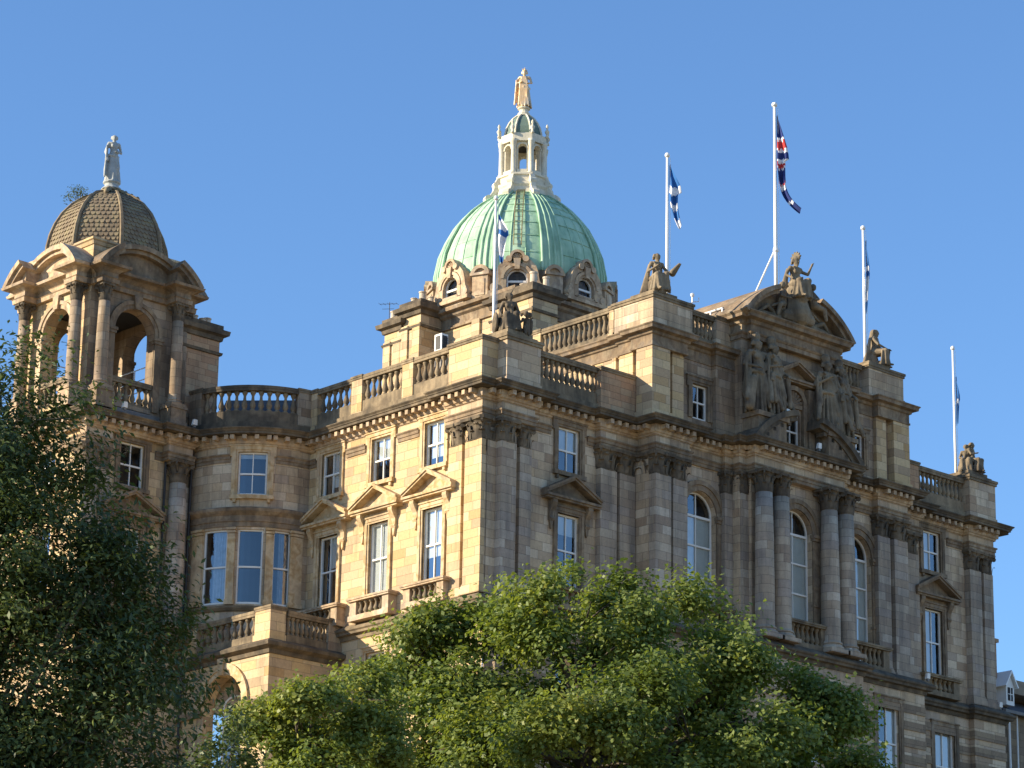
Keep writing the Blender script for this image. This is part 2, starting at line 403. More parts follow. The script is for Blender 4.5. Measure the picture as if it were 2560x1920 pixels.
def capital_mesh(mb, r, H, round_=True):
    n = 16; sq = None if round_ else 6
    mb.lathe((0, 0, 0), [(r*1.0, 0), (r*1.06, 0.02*H), (r*1.06, 0.06*H), (r*0.98, 0.08*H), (r*0.98, 0.5*H), (r*1.1, 0.75*H), (r*1.3, 0.88*H)], n, sq=sq)
    def rad(a):
        return 1.0 if round_ else 1/((abs(math.cos(a))**6+abs(math.sin(a))**6)**(1/6))
    for tier, (zt, off, k) in enumerate(((0.42, 0, 8), (0.74, 0.5, 8))):
        for i in range(k):
            a = 2*PI*(i+off)/k; q = rad(a)*r; wd = r*0.34
            ca, sa = math.cos(a), math.sin(a)
            prof = [(1.02, 0.07, 1), (1.06, zt*0.55, 1.05), (1.12, zt*0.85, 0.95), (1.30, zt*1.0, 0.7), (1.36, zt*0.9, 0.35)]
            vs = []
            for f, z, wk in prof:
                for s_ in (-1, 0, 1):
                    rr = q*f + (0.05*r if s_ == 0 else 0)
                    vs.append((ca*rr - sa*wd*wk*s_*0.9, sa*rr + ca*wd*wk*s_*0.9, z*H))
            fs = []
            for j in range(len(prof)-1):
                for s_ in range(2): fs.append((j*3+s_, j*3+s_+1, (j+1)*3+s_+1, (j+1)*3+s_))
            mb.add(vs, fs)
    ab = r*1.34
    for i in range(4):
        a = PI/4+PI/2*i; ca, sa = math.cos(a), math.sin(a)
        c = (ca*ab*1.22, sa*ab*1.22, 0.80*H)
        mb.tube([(c[0]-sa*0.1*r, c[1]+ca*0.1*r, c[2]), (c[0]+sa*0.1*r, c[1]-ca*0.1*r, c[2])], 0.11*H, 8)
        mb.tube([(ca*r*0.9, sa*r*0.9, 0.5*H), (ca*ab*1.1, sa*ab*1.1, 0.82*H)], [0.05*H, 0.05*H], 6)
        mb.cap((math.cos(PI/2*i)*ab*0.98, math.sin(PI/2*i)*ab*0.98, 0.9*H), (math.cos(PI/2*i)*ab*0.98, math.sin(PI/2*i)*ab*0.98, 0.93*H), 0.09*H, 0.09*H, 6)
    pl = []
    for i in range(4):                             # abacus with hollowed sides
        a = PI/4+PI/2*i
        pl += [(math.cos(a-0.1)*ab*1.38, math.sin(a-0.1)*ab*1.38), (math.cos(a+0.1)*ab*1.38, math.sin(a+0.1)*ab*1.38), (math.cos(a+PI/4)*ab*1.0, math.sin(a+PI/4)*ab*1.0)]
    k = len(pl)
    mb.add([(x, y, 0.87*H) for x, y in pl]+[(x*1.03, y*1.03, H) for x, y in pl], [list(range(k-1, -1, -1)), list(range(k, 2*k))]+[(i, (i+1) % k, k+(i+1) % k, k+i) for i in range(k)])
    return mb
CAPS = {}
def add_capital(c, r, H, round_, parent, mat='soot'):
    key = (round(r, 3), round(H, 3), round_, mat)
    if key in CAPS: return inst(CAPS[key], c, parent)
    o = capital_mesh(MB(), r, H, round_).build('capital', mat, parent, loc=(0, 0, 0), fix=False); CAPS[key] = o
    place(o, c, parent); return o
def pilaster(fr, u0, u1, d0, d1, z0, zc, z1, mat='pier', capmat='soot'):
    w = u1-u0; mb = MB()
    mb.fbox(fr, u0, u1, d0, d1, z0+0.5, zc+0.01)
    mb.fbox(fr, u0-0.12, u1+0.12, d0, d1+0.12, z0, z0+0.28); mb.fbox(fr, u0-0.07, u1+0.07, d0, d1+0.07, z0+0.28, z0+0.4); mb.fbox(fr, u0-0.03, u1+0.03, d0, d1+0.03, z0+0.4, z0+0.5)
    p = mb.build('pilaster', mat, B)
    add_capital(fr.P((u0+u1)/2, d1-w/2*0.97, zc), w/2*0.97, z1-zc, False, p, capmat)
    return p
def column(x, y, r, z0, zc, z1, mat='pier', capmat='soot', name='column'):
    h = zc-z0; mb = MB()
    mb.box(x-r*1.38, x+r*1.38, y-r*1.38, y+r*1.38, z0, z0+r*0.42)
    mb.lathe((x, y, z0+r*0.42), [(r*1.32, 0), (r*1.36, r*0.14), (r*1.3, r*0.3), (r*1.12, r*0.36), (r*1.12, r*0.5), (r*1.2, r*0.58), (r*1.18, r*0.72), (r*1.03, r*0.8), (r, r*0.95), (r, h*0.33), (r*0.95, h*0.66), (r*0.86, h-r*0.42)], 20)
    p = mb.build(name, mat, B, smooth=False)
    for f in p.data.polygons: f.use_smooth = abs(f.normal.z) < 0.7 and len(f.vertices) == 4 and f.index > 6
    add_capital((x, y, zc), r*0.86, z1-zc, True, p, capmat)
    return p

def window(fr, uc, w, z0, z1, dg, arch=False, blind=None, bars='cross', mid=0.5, curtain=None, name='window'):
    """White sash window: frame, bars, glass, blind and the dark room behind it."""
    a, b = uc-w/2, uc+w/2; r = w/2; mb = MB(); t = 0.075
    zt = z1-r if arch else z1
    mb.fbox(fr, a, a+t, dg-0.06, dg+0.05, z0, zt); mb.fbox(fr, b-t, b, dg-0.06, dg+0.05, z0, zt)
    mb.fbox(fr, a+t, b-t, dg-0.06, dg+0.05, z0, z0+0.11)
    if arch:
        mb.arcband(fr, uc, zt, r-t, r, 0, 180, dg-0.06, dg+0.05, 16)
        mb.fbox(fr, a+t, b-t, dg-0.05, dg+0.06, zt-0.16, zt-0.05)
    else: mb.fbox(fr, a+t, b-t, dg-0.06, dg+0.05, z1-t, z1)
    if bars in ('cross', 'tall'):
        mb.fbox(fr, uc-0.022, uc+0.022, dg-0.03, dg+0.045, z0+0.11, z1-t)
    mids = [mid] if bars != 'tall' else [0.33, 0.67]
    for q in mids:
        zm = z0+(zt-0.1-z0)*q if bars == 'tall' else z0+(z1-z0)*q
        mb.fbox(fr, a+t, b-t, dg-0.045, dg+0.055, zm-0.04, zm+0.04)
    p = mb.build(name, 'white', B)
    g = MB(); c = fr.cuts(a+0.02, b-0.02)
    if arch: pts = [(a+0.02, z0+0.02), (b-0.02, z0+0.02)]+[(uc+(r-0.02)*math.cos(PI*i/14), zt+(r-0.02)*math.sin(PI*i/14)) for i in range(15)]; g.add([fr.P(u, dg-0.01, z) for u, z in pts], [list(range(len(pts)))])
    else:
        for q, e in zip(c, c[1:]): g.add([fr.P(q, dg-0.01, z0+0.02), fr.P(e, dg-0.01, z0+0.02), fr.P(e, dg-0.01, z1-0.02), fr.P(q, dg-0.01, z1-0.02)], [(0, 1, 2, 3)])
    g.build('pane', 'glass2' if (fr is RF or fr is BF) else 'glass', p, fix=False)
    rm = MB(); c = fr.cuts(a-0.02, b+0.02); D = dg-0.9
    for q, e in zip(c, c[1:]):
        P = fr.P
        rm.add([P(q, D, z0-0.02), P(e, D, z0-0.02), P(e, D, z1+0.02), P(q, D, z1+0.02)], [(0, 1, 2, 3)])
        for zz in (z0-0.02, z1+0.02): rm.add([P(q, D, zz), P(e, D, zz), P(e, dg-0.07, zz), P(q, dg-0.07, zz)], [(0, 1, 2, 3)])
    for q in (a-0.02, b+0.02): rm.add([fr.P(q, D, z0-0.02), fr.P(q, dg-0.07, z0-0.02), fr.P(q, dg-0.07, z1+0.02), fr.P(q, D, z1+0.02)], [(0, 1, 2, 3)])
    rm.build('interior', 'room', p, fix=False)
    if blind:
        q0, q1, f = blind[:3]; zb = z1-(z1-z0)*f
        MB().fbox(fr, a+0.04+(w-0.08)*q0, a+0.04+(w-0.08)*q1, dg-0.10, dg-0.085, zb, z1 if not arch else zt-0.1).build('blind', 'blind', p)
    if curtain:
        mb = MB(); q0, q1 = curtain; k = 24; vs = []
        for i in range(k+1):
            u = a+w*(q0+(q1-q0)*i/k); dd = dg-0.2+0.05*math.sin(i*1.9)+0.02*math.sin(i*0.7)
            vs += [fr.P(u, dd, z0+0.05), fr.P(u, dd, zt if arch else z1)]
        mb.add(vs, [(2*i, 2*i+2, 2*i+3, 2*i+1) for i in range(k)]).build('curtain', 'net', p, fix=False)
    return p
def surround(fr, uc, w, z0, z1, d, mat, ears=True, sill=True, t=0.28, proj=0.1):
    a, b = uc-w/2, uc+w/2; mb = MB()
    for s_, (q0, q1, q2) in enumerate(((a-t, a-t*0.35, a), (b, b+t*0.35, b+t))):
        lo, hi = (q0, q1) if s_ == 0 else (q1, q2)
        li, hj = (q1, q2) if s_ == 0 else (q0, q1)
        mb.fbox(fr, lo, hi, d-0.05, d+proj, z0, z1+t*0.35); mb.fbox(fr, li, hj, d-0.05, d+proj*0.6, z0, z1)
    mb.fbox(fr, a-t*0.35, b+t*0.35, d-0.05, d+proj*0.6, z1, z1+t*0.35)
    e = 0.1 if ears else 0
    mb.fbox(fr, a-t-e, b+t+e, d-0.05, d+proj+0.012, z1+t*0.35, z1+t)
    mb.fbox(fr, a-t-e-0.04, b+t+e+0.04, d-0.05, d+proj+0.06, z1+t, z1+t+0.07)
    if ears:
        for q0, q1 in ((a-t-e, a-t), (b+t, b+t+e)): mb.fbox(fr, q0, q1, d-0.05, d+proj, z1+t*0.35-0.3, z1+t*0.35)
    if sill:
        mb.fbox(fr, a-t-0.04, b+t+0.04, d-0.05, d+proj+0.09, z0-0.2, z0-0.002)
        for q in (a-t*0.6, b+t*0.1): mb.fbox(fr, q, q+t*0.5, d-0.05, d+proj+0.04, z0-0.36, z0-0.2)
    return mb.build('window_surround', mat, B)
def pediment(fr, uc, hw, zb, rise, d, proj, mat, consoles=None):
    mb = MB(); th = 0.2
    mb.fbox(fr, uc-hw, uc+hw, d-0.05, d+proj*0.82, zb, zb+0.09); mb.fbox(fr, uc-hw-0.05, uc+hw+0.05, d-0.05, d+proj, zb+0.09, zb+0.2)
    s = rise/(hw+0.05)
    for sg in (-1, 1):
        for off, q in ((0.0, 1.0), (0.11, 1.1)):
            pts = [(uc+sg*(hw+0.05), zb+0.2+off), (uc, zb+0.2+rise+off), (uc, zb+0.2+rise+0.115+off), (uc+sg*(hw+0.05), zb+0.2+0.115+off)]
            mb.fpoly(fr, pts, d-0.05, d+proj*q-0.02*(off == 0)-0.0)
    mb.fpoly(fr, [(uc-hw, zb+0.2), (uc+hw, zb+0.2), (uc, zb+0.2+rise)], d-0.05, d+0.06)
    if consoles:
        cu, zc0 = consoles
        mb.fbox(fr, uc-cu-0.02, uc+cu+0.02, d-0.05, d+0.1, zb-0.5, zb)
        for sg in (-1, 1):
            H = zb-zc0; P_ = [(0, 0), (proj*0.78, 0), (proj*0.8, -0.16*H), (proj*0.62, -0.34*H), (proj*0.34, -0.55*H), (proj*0.3, -0.78*H), (proj*0.42, -0.9*H), (proj*0.3, -1.0*H), (0, -1.0*H)]
            mb.dpoly(fr, [(d-0.02+x, zb+z) for x, z in P_], uc+sg*cu-0.14, uc+sg*cu+0.14)
            mb.fpoly(fr, [(uc+sg*cu-0.1, zc0), (uc+sg*cu+0.1, zc0), (uc+sg*cu+0.05, zc0-0.3), (uc+sg*cu, zc0-0.4), (uc+sg*cu-0.05, zc0-0.3)], d-0.02, d+0.12)
    return mb.build('pediment', mat, B)
def balconette(fr, uc, hw, d, proj, z0=33.95, z1=35.02, n=5, mat='rail'):
    mb = MB(); zr = z1-0.17
    for sg in (-1, 1): mb.fbox(fr, uc+sg*(hw-0.26)-0.22, uc+sg*(hw-0.26)+0.22, d, d+proj, z0+0.25, zr)
    mb.fbox(fr, uc-hw-0.02, uc+hw+0.02, d, d+proj+0.06, z0, z0+0.25)
    mb.fbox(fr, uc-hw-0.06, uc+hw+0.06, d, d+proj+0.1, zr, zr+0.08); mb.fbox(fr, uc-hw-0.1, uc+hw+0.1, d, d+proj+0.14, zr+0.08, z1)
    p = mb.build('balcony', mat, B)
    for i in range(n):
        u = uc+(hw-0.5)*2*((i+0.5)/n-0.5)
        loc = fr.P(u, d+proj-0.16, z0+0.25)
        inst(BAL['o'], loc, p, zr-z0-0.25) if 'o' in BAL else None
    return p

# ------------------------------------------------------------------ bank: parapets first (they hold the first baluster)
ZC, ZW = 42.1, 43.66          # top of capitals, top of main cornice
CX = 18.1
balustrade(RF, 2.75, 6.65, 0.25, 44.05, 45.86, 12, plinth=0.55)
balustrade(RF, 29.3, 33.2, 0.25, 44.05, 45.86, 12, plinth=0.55)
for a, b, n in ((2.25, 4.8, 6), (5.55, 8.45, 7), (9.2, 11.75, 6)): balustrade(LF, a, b, 0.25, 44.05, 45.86, n, plinth=0.55)
for a, b in ((4.8, 5.55), (8.45, 9.2)): pedestal(LF, a, b, -0.15, 0.3, 43.7, 45.9, 'warm', 0.2, 0.06)
pedestal(LF, 11.75, 12.62, -0.15, 0.3, 43.7, 45.9, 'warm', 0.2, 0.06)
pedestal(LF, 0.0, 2.25, -1.6, 0.34, 43.7, 45.92, 'warm', 0.22, 0.08)
pedestal(RF, 0.62, 2.7, -1.4, 0.62, 43.7, 46.05, 'grey', 0.26, 0.12)
pedestal(RF, 33.2, 35.3, -1.4, 0.62, 43.7, 46.05, 'grey', 0.26, 0.12)
pedestal(RF, 6.65, 8.95, -0.2, 0.5, 43.7, 45.9, 'brown', 0.2, 0.08)
pedestal(RF, 27.3, 29.3, -0.2, 0.5, 43.7, 45.9, 'brown', 0.2, 0.08)
mb = MB()
for fr, a, b in ((RF, 2.6, 6.7), (RF, 29.2, 33.2), (LF, 2.2, 11.8)): MB().fbox(fr, a, b, -0.2, 0.36, 43.6, 44.05).build('parapet_plinth', 'rail', B)
mb.fbox(BF, bu(-180), bu(-90), -0.2, 0.36, 43.6, 44.05)
mb.build('parapet_plinth', 'soot', B)
balustrade(BF, bu(-169), bu(-103), 0.25, 44.05, 45.86, 12, plinth=0.55, mat='soot')
for a, b in ((-180, -169), (-103, -88)): pedestal(BF, bu(a), bu(b), -0.15, 0.3, 43.7, 45.9, 'dark', 0.2, 0.06)
for u in (1.66, 34.25):                         # stepped bases of the statues
    mb = MB(); mb.fbox(RF, u-0.95, u+0.95, -1.25, 0.5, 46.05, 46.2); mb.fbox(RF, u-0.78, u+0.78, -1.1, 0.35, 46.2, 46.42)
    mb.build('statue_base', 'rail', B)

# ------------------------------------------------------------------ bank: main cornice and entablature
arcpts = [(4*math.cos(R(a)), 16.5+4*math.sin(R(a))) for a in np.linspace(-180, -90, 25)]
SIDE = [(9.15, -0.35), (9.15, -1.6), (11.4, -1.6), (11.4, -1.2), (13.95, -1.2), (13.95, -1.45), (14.42, -1.45), (14.42, -1.95), (14.9, -1.95), (14.9, -2.5)]
MIR = [(2*CX-x, y) for x, y in reversed(SIDE)]
PATH = ([(-10.3, 27), (-10.3, 16.3), (-5.75, 16.3), (-5.75, 16.0), (-4.35, 16.0), (-4.35, 16.5)] + arcpts +
        [(0, 2.35), (-0.25, 2.35), (-0.25, 0), (0.58, 0), (0.58, -0.4), (2.6, -0.4), (2.6, 0), (6.8, 0), (6.8, -0.35)] + SIDE + MIR +
        [(29.4, -0.35), (29.4, 0), (33.3, 0), (33.3, -0.4), (35.3, -0.4), (35.3, 0), (35.6, 0), (35.6, 24)])
MB().sweep(PATH, [(-0.1, 42.88), (0.06, 42.9), (0.1, 42.98), (0.16, 43.0), (0.2, 43.1), (0.2, 43.36), (-0.1, 43.36)],
     mod=(0.46, 0.2, 0.19, 0.56, 43.13, 43.34)).build('bed_moulding', 'grey2', B)
MB().sweep(PATH, [(-0.1, 43.37), (0.66, 43.375), (0.66, 43.48), (0.70, 43.5), (0.72, 43.55), (0.8, 43.62), (0.8, 43.665), (-0.1, 43.78)]).build('main_cornice', 'soot', B)
ARC = [(-0.05, ZC+0.005), (0.05, ZC+0.005), (0.05, ZC+0.16), (0.09, ZC+0.17), (0.09, ZC+0.3), (0.15, ZC+0.36), (0.15, ZC+0.41), (-0.05, ZC+0.43)]
def ap(deg): return (4*math.cos(R(deg)), 16.5+4*math.sin(R(deg)))
def arcp(p): MB().sweep(p, ARC).build('architrave', 'gtrim', B)
arcp([(-10.3, 27), (-10.3, 16.3), (-8.75, 16.3)]); arcp([(-6.2, 16.5), (-5.75, 16.5), (-5.75, 16.0), (-4.35, 16.0), (-4.35, 16.5)])
arcp([ap(a) for a in np.linspace(-179, -147, 9)]); arcp([ap(a) for a in np.linspace(-116, -91, 8)])
for a, b in ((12.4, 12.0), (9.75, 8.35), (6.05, 4.55)): arcp([(0, a), (0, b)])
arcp([(0, 2.4), (0, 2.35), (-0.25, 2.35), (-0.25, 0), (0.58, 0), (0.58, -0.4), (2.6, -0.4), (2.6, 0), (3.95, 0)])
arcp([(6.25, 0), (6.8, 0), (6.8, -0.35)]+SIDE+MIR+[(29.4, -0.35), (29.4, 0), (29.55, 0)])
arcp([(31.95, 0), (33.3, 0), (33.3, -0.4), (35.3, -0.4), (35.3, 0), (35.6, 0), (35.6, 24)])
mb = MB()                                       # projecting pieces of the frieze
for fr, a, b, d in ((RF, 0.58, 2.6, 0.4), (RF, 33.3, 35.3, 0.4), (RF, 6.8, 9.3, 0.35), (RF, 26.9, 29.4, 0.35), (RF, 9.15, 11.4, 1.6), (RF, 2*CX-11.4, 2*CX-9.15, 1.6),
                    (RF, 11.4, 2*CX-11.4, 1.2), (RF, 13.95, 2*CX-13.95, 1.45), (RF, 14.42, 2*CX-14.42, 1.95), (RF, 14.9, 2*CX-14.9, 2.5), (LF, 0.01, 2.345, 0.25), (TR, -5.75, -4.35, 0.5)):
    MB().fbox(fr, a, b, -0.3, d, ZC, 43.7).build('frieze', 'grey', B)
MB().fbox(TR, -10.3, -8.8, -0.3, 0.2, ZC, 42.975).build('frieze', 'grey', B); MB().fbox(TR, -10.3, -4.35, -0.3, 0.2, 42.98, 43.7).build('frieze', 'grey', B)

# ------------------------------------------------------------------ bank: walls
wh = lambda uc, w_, a, b, *k: (uc-w_/2, uc+w_/2, a, b, *k)
UP, LO = (40.5, 42.62), (35.15, 38.52)
GFZ = (28.6, 32.45)
RW = [5.1, 30.75]; LW = [3.47, 7.22, 10.88]; WW = 1.36
AW = [(11.85, 1.15, 1.2), (CX, 2.2, 2.2), (2*CX-11.85, 1.15, 1.2)]
mb = MB()
for a, b, c in ((0, 9.2, RW[0]), (27.0, 35.6, RW[1])):
    mb.wall(RF, a, b, 33.6, 43.65, 0, [wh(c, WW, *UP), wh(c, WW, *LO)], 0.3)
HA = 1.06
mb.wall(RF, 9.1, 27.1, 33.6, 43.65, 1.15, [wh(12.55, 2*HA, 35.4, 40.9, 'a'), wh(23.62, 2*HA, 35.4, 40.9, 'a')], 0.38)
mb.wall(RF, 14.95, 21.25, 33.6, 42.1, 2.2, [wh(CX, 2*HA, 35.4, 40.9, 'a')], 0.38)
mb.fbox(RF, 9.1, 27.1, -9, 1.13, 33.6, 43.6) if False else None
for x in (9.15, 27.05): mb.add([(x, 0, 33.6), (x, -1.15, 33.6), (x, -1.15, 42.1), (x, 0, 42.1)], [(0, 1, 2, 3)])
for x in (14.95, 21.25): mb.add([(x, -1.15, 33.6), (x, -2.2, 33.6), (x, -2.2, 42.1), (x, -1.15, 42.1)], [(0, 1, 2, 3)])
mb.fbox(RF, 13.95, 14.5, 1.0, 1.4, 34, 42.1); mb.fbox(RF, 14.42, 15.0, 1.1, 1.9, 34, 42.1)
mb.fbox(RF, 2*CX-14.5, 2*CX-13.95, 1.0, 1.4, 34, 42.1); mb.fbox(RF, 2*CX-15.0, 2*CX-14.42, 1.1, 1.9, 34, 42.1)
mb.add([(35.6, 0, 15), (35.6, 24, 15), (35.6, 24, 43.6), (35.6, 0, 43.6)], [(0, 1, 2, 3)])
mb.build('north_wall', 'grey', B)
mb = MB()
mb.wall(LF, 0, 12.6, 15, 43.65, 0, [wh(c, WW, *UP) for c in LW]+[wh(c, WW, *LO) for c in LW]+[wh(c, WW, *GFZ) for c in LW[:2]], 0.32)
mb.build('east_wall', 'warm', B)
mb = MB()
BW_ = [(-156, 1.28), (-131, 1.22), (-109, 0.9)]
mb.wall(BF, bu(-180), bu(-90), 30, 43.65, 0, [wh(bu(-131.5), 1.4, *UP)]+[wh(bu(a), w_, 35.25, 38.85) for a, w_ in BW_], 0.26)
mb.build('bow_wall', 'grey', B)
mb = MB()
mb.wall(TR, -10.1, -4.0, 15, 43.65, 0, [wh(-7.5, WW, *UP), wh(-7.5, WW, *LO)], 0.3)
mb.wall(TL, 16.5, 27, 15, 43.65, 0, [wh(19.6, WW, *UP), wh(19.6, WW, *LO)], 0.3)
mb.build('wing_wall', 'warm', B)

# ground floor (channelled) and its cornice
G0, G1, G2 = 0.1, 2.2, 2.95
GB = [(0, 9.0, G0), (9.0, 14.3, G1), (14.3, 21.9, G2), (21.9, 27.3, G1), (27.3, 35.7, G0)]
GWN = [(5.1, G0), (11.7, G1), (CX, G2), (24.55, G1), (31.3, G0)]
mb = MB()
for (a, b, d), (c, _) in zip(GB, GWN): mb.wall(RF, a, b, 15, 33.3, d, [wh(c, 1.55, *GFZ)], 0.28)
for x, p, q in ((9.0, G0, G1), (14.3, G1, G2), (21.9, G2, G1), (27.3, G1, G0)):
    mb.add([(x, -p, 15), (x, -q, 15), (x, -q, 33.3), (x, -p, 33.3)], [(0, 1, 2, 3)])
mb.fbox(RF, 33.3, 35.75, -0.2, 0.42, 15, 33.3); mb.fbox(RF, 0.4, 2.6, -0.2, 0.42, 15, 33.3)
mb.build('ground_floor_wall', 'grey', B)
mb = MB()
for k in range(16):
    z = 32.62-0.84*k
    for (a, b, d), (c, _) in zip(GB, GWN):
        lo, hi = (a, b)
        segs = [(lo, hi)] if not (GFZ[0] < z+0.2 < GFZ[1]+0.3) else [(lo, c-1.05), (c+1.05, hi)]
        for p, q in segs: mb.fbox(RF, p+0.004, q-0.004, d-0.05, d+0.055, z-0.42, z)
    for a, b in ((33.3, 35.75), (0.4, 2.6)): mb.fbox(RF, a-0.05, b+0.05, 0, 0.475, z-0.42, z)
mb.build('rusticated_band', 'rust', B)
GP = [(-10.5, 27), (-10.5, 16.1), (-4.0, 16.1)]
S1 = [(0, -0.1), (0.35, -0.1), (0.35, -0.45), (2.65, -0.45), (2.65, -0.1), (9.0, -0.1), (9.0, -2.2), (14.3, -2.2), (14.3, -2.95), (21.9, -2.95), (21.9, -2.2), (27.3, -2.2), (27.3, -0.1), (33.25, -0.1), (33.25, -0.45), (35.8, -0.45), (35.8, 24)]
SP = [(-0.1, 33.22), (0.06, 33.24), (0.1, 33.34), (0.12, 33.42), (0.3, 33.46), (0.32, 33.56), (0.4, 33.62), (0.42, 33.7), (0.34, 33.76), (-0.05, 34.02), (-0.1, 34.0)]
for p, q in ((S1, 'soot'), ([(0, 9.85), (0, 2.4), (-0.25, 2.4), (-0.25, 0.0), (0.35, 0)], 'rail'), (GP, 'rail')): MB().sweep(p, SP).build('string_course', q, B)
mb = MB()                                       # ledge on which the columns stand
for a, b, d in ((9.0, 27.3, 2.25), (14.3, 21.9, 3.0)): mb.fbox(RF, a, b, -0.3, d-0.1, 33.6, 34.0-0.004*(d > 2.5))
mb.build('ledge', 'gtrim', B)

# pilasters and columns
for a, b, d in ((0.62, 1.52, 0.38), (1.9, 2.62, 0.2)): pilaster(RF, a, b, -0.1, d, 34.0, 41.05, ZC)
for a, b, d in ((33.35, 34.25, 0.38), (34.5, 35.25, 0.34)): pilaster(RF, a, b, -0.1, d, 34.0, 41.05, ZC)
for a, b, d in ((6.85, 7.9, 0.33), (8.1, 9.1, 0.33), (27.2, 28.1, 0.33), (28.3, 29.35, 0.33)): pilaster(RF, a, b, -0.1, d, 34.0, 41.05, ZC)
for a, b, d in ((9.18, 10.2, 1.58), (10.42, 11.36, 1.5), (2*CX-11.36, 2*CX-10.42, 1.5), (2*CX-10.2, 2*CX-9.18, 1.58)): pilaster(RF, a, b, 1.0, d, 34.0, 41.05, ZC)
for a, b, d in ((13.9, 14.55, 1.5), (14.5, 15.2, 2.02)):
    pilaster(RF, a, b, 1.0, d, 34.0, 41.05, ZC); pilaster(RF, 2*CX-b, 2*CX-a, 1.0, d, 34.0, 41.05, ZC)
for dx in (1.72, 2.88):
    for s_ in (-1, 1): column(CX+s_*dx, -2.78, 0.47, 34.0, 41.05, ZC)
for a, b, d in ((0.0, 1.12, 0.25), (1.42, 2.32, 0.16)): pilaster(LF, a, b, -0.1, d, 34.0, 41.05, ZC, 'warm')
pilaster(TR, -10.28, -9.55, -0.1, 0.22, 34.0, 41.05, ZC); pilaster(TL, 16.35, 17.3, -0.1, 0.22, 34.0, 41.05, ZC, 'warm')
pilaster(TR, -9.3, -8.75, -0.1, 0.12, 34.0, 41.05, ZC)
column(-5.05, 16.1, 0.46, 34.0, 41.05, ZC)
pilaster(TR, -4.55, -4.2, -0.1, 0.25, 34.0, 41.05, ZC)

# main-floor and upper windows
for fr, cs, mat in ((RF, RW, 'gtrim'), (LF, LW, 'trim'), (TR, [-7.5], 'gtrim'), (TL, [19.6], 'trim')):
    for i, c in enumerate(cs):
        bl = {(LF, 0): ((0.0, 0.85, 0.78), (0.04, 0.96, 0.66)), (LF, 1): ((0.0, 0.85, 0.45), (0, 1, 1)), (LF, 2): ((0.0, 0.6, 0.8), (0.0, 0.62, 0.45)), (RF, 0): ((0, 1, 0.5), (0, 1, 0.27)), (RF, 1): ((0, 0.55, 1), (0, 0.5, 1))}.get((fr, i), (None, None))
        window(fr, c, WW, *UP, -0.17, blind=bl[0]); surround(fr, c, WW, *UP, 0, mat)
        window(fr, c, WW, *LO, -0.17, blind=bl[1], mid=0.5); surround(fr, c, WW, *LO, 0, mat, ears=False, sill=False, t=0.26, proj=0.12)
        pediment(fr, c, 1.66, 39.02, 0.86, 0, 0.5, mat, (1.12, 38.05)); balconette(fr, c, 1.4, 0, 0.5, mat='grey2' if fr is LF else 'rail')
for c in LW[:2]: window(LF, c, WW, *GFZ, -0.2); surround(LF, c, WW, *GFZ, 0, 'trim', ears=False, t=0.24)
window(BF, bu(-131.5), 1.4, *UP, -0.15, blind=(0, 1, 0.13)); surround(BF, bu(-131.5), 1.4, *UP, 0, 'trim')
for (a, w_), cu in zip(BW_, ((0.32, 0.98), None, (0.4, 1.0))): window(BF, bu(a), w_, 35.25, 38.85, -0.16, bars='one', curtain=cu, mid=0.5)
BOWP = lambda a, b: [(4*math.cos(R(q)), 16.5+4*math.sin(R(q))) for q in np.linspace(a, b, 25)]
MB().sweep(BOWP(-180, -90), [(-0.1, 38.95), (0.05, 38.97), (0.05, 39.2), (0.1, 39.22), (0.1, 39.5), (0.16, 39.55), (0.3, 39.68), (0.34, 39.8), (0.3, 39.86), (-0.1, 39.98)]).build('bow_string_course', 'gtrim', B)
MB().sweep(BOWP(-180, -90), [(-0.1, 34.88), (0.1, 34.9), (0.2, 35.02), (0.22, 35.12), (-0.1, 35.2)]).build('bow_sill', 'rail', B)
for a in (-169.5, -143.7, -118.0, -99):         # mullion columns of the bow
    wd = 0.62 if a in (-169.5, -99) else 0.36
    mb = MB(); mb.fbox(BF, bu(a)-wd/2, bu(a)+wd/2, -0.05, 0.1, 35.2, 38.5); mb.fbox(BF, bu(a)-wd/2-0.05, bu(a)+wd/2+0.05, -0.05, 0.14, 35.2, 35.45)
    for k in range(3): mb.fbox(BF, bu(a)-wd/2-0.02*k, bu(a)+wd/2+0.02*k, -0.05, 0.12+0.03*k, 38.5+0.15*k, 38.62+0.15*k)
    mb.build('mullion', 'trim', B)
# tall round-headed windows
for (c, d, gw) in ((12.55, 1.15, 0), (CX, 2.2, 1), (23.62, 1.15, 2)):
    window(RF, c, 2*HA, 35.42, 40.9, d-0.32, arch=True, bars='tall', blind=(0, 1, 1.0))
    mb = MB(); zs = 40.9-HA
    mb.arcband(RF, c, zs, HA+0.02, HA+0.3, 0, 180, d-0.05, d+0.09, 18); mb.arcband(RF, c, zs, HA+0.3, HA+0.52, 0, 180, d-0.05, d+0.15, 18)
    for s_ in (-1, 1):
        lo, hi = sorted((c+s_*(HA+0.02), c+s_*(HA+0.62)))
        mb.fbox(RF, lo, hi, d-0.05, d+0.1, 34.1, zs-0.32); mb.fbox(RF, lo-0.03, hi+0.03, d-0.05, d+0.16, zs-0.3, zs-0.16); mb.fbox(RF, lo-0.06, hi+0.06, d-0.05, d+0.22, zs-0.16, zs-0.003)
        mb.fbox(RF, lo-0.04, hi+0.04, d-0.05, d+0.16, 36.3, 36.42)
    mb.build('window_arch', 'gtrim', B)
    balconette(RF, c, 1.5, d-0.1, 0.85 if c != CX else 0.7, 34.0, 35.3, 6)
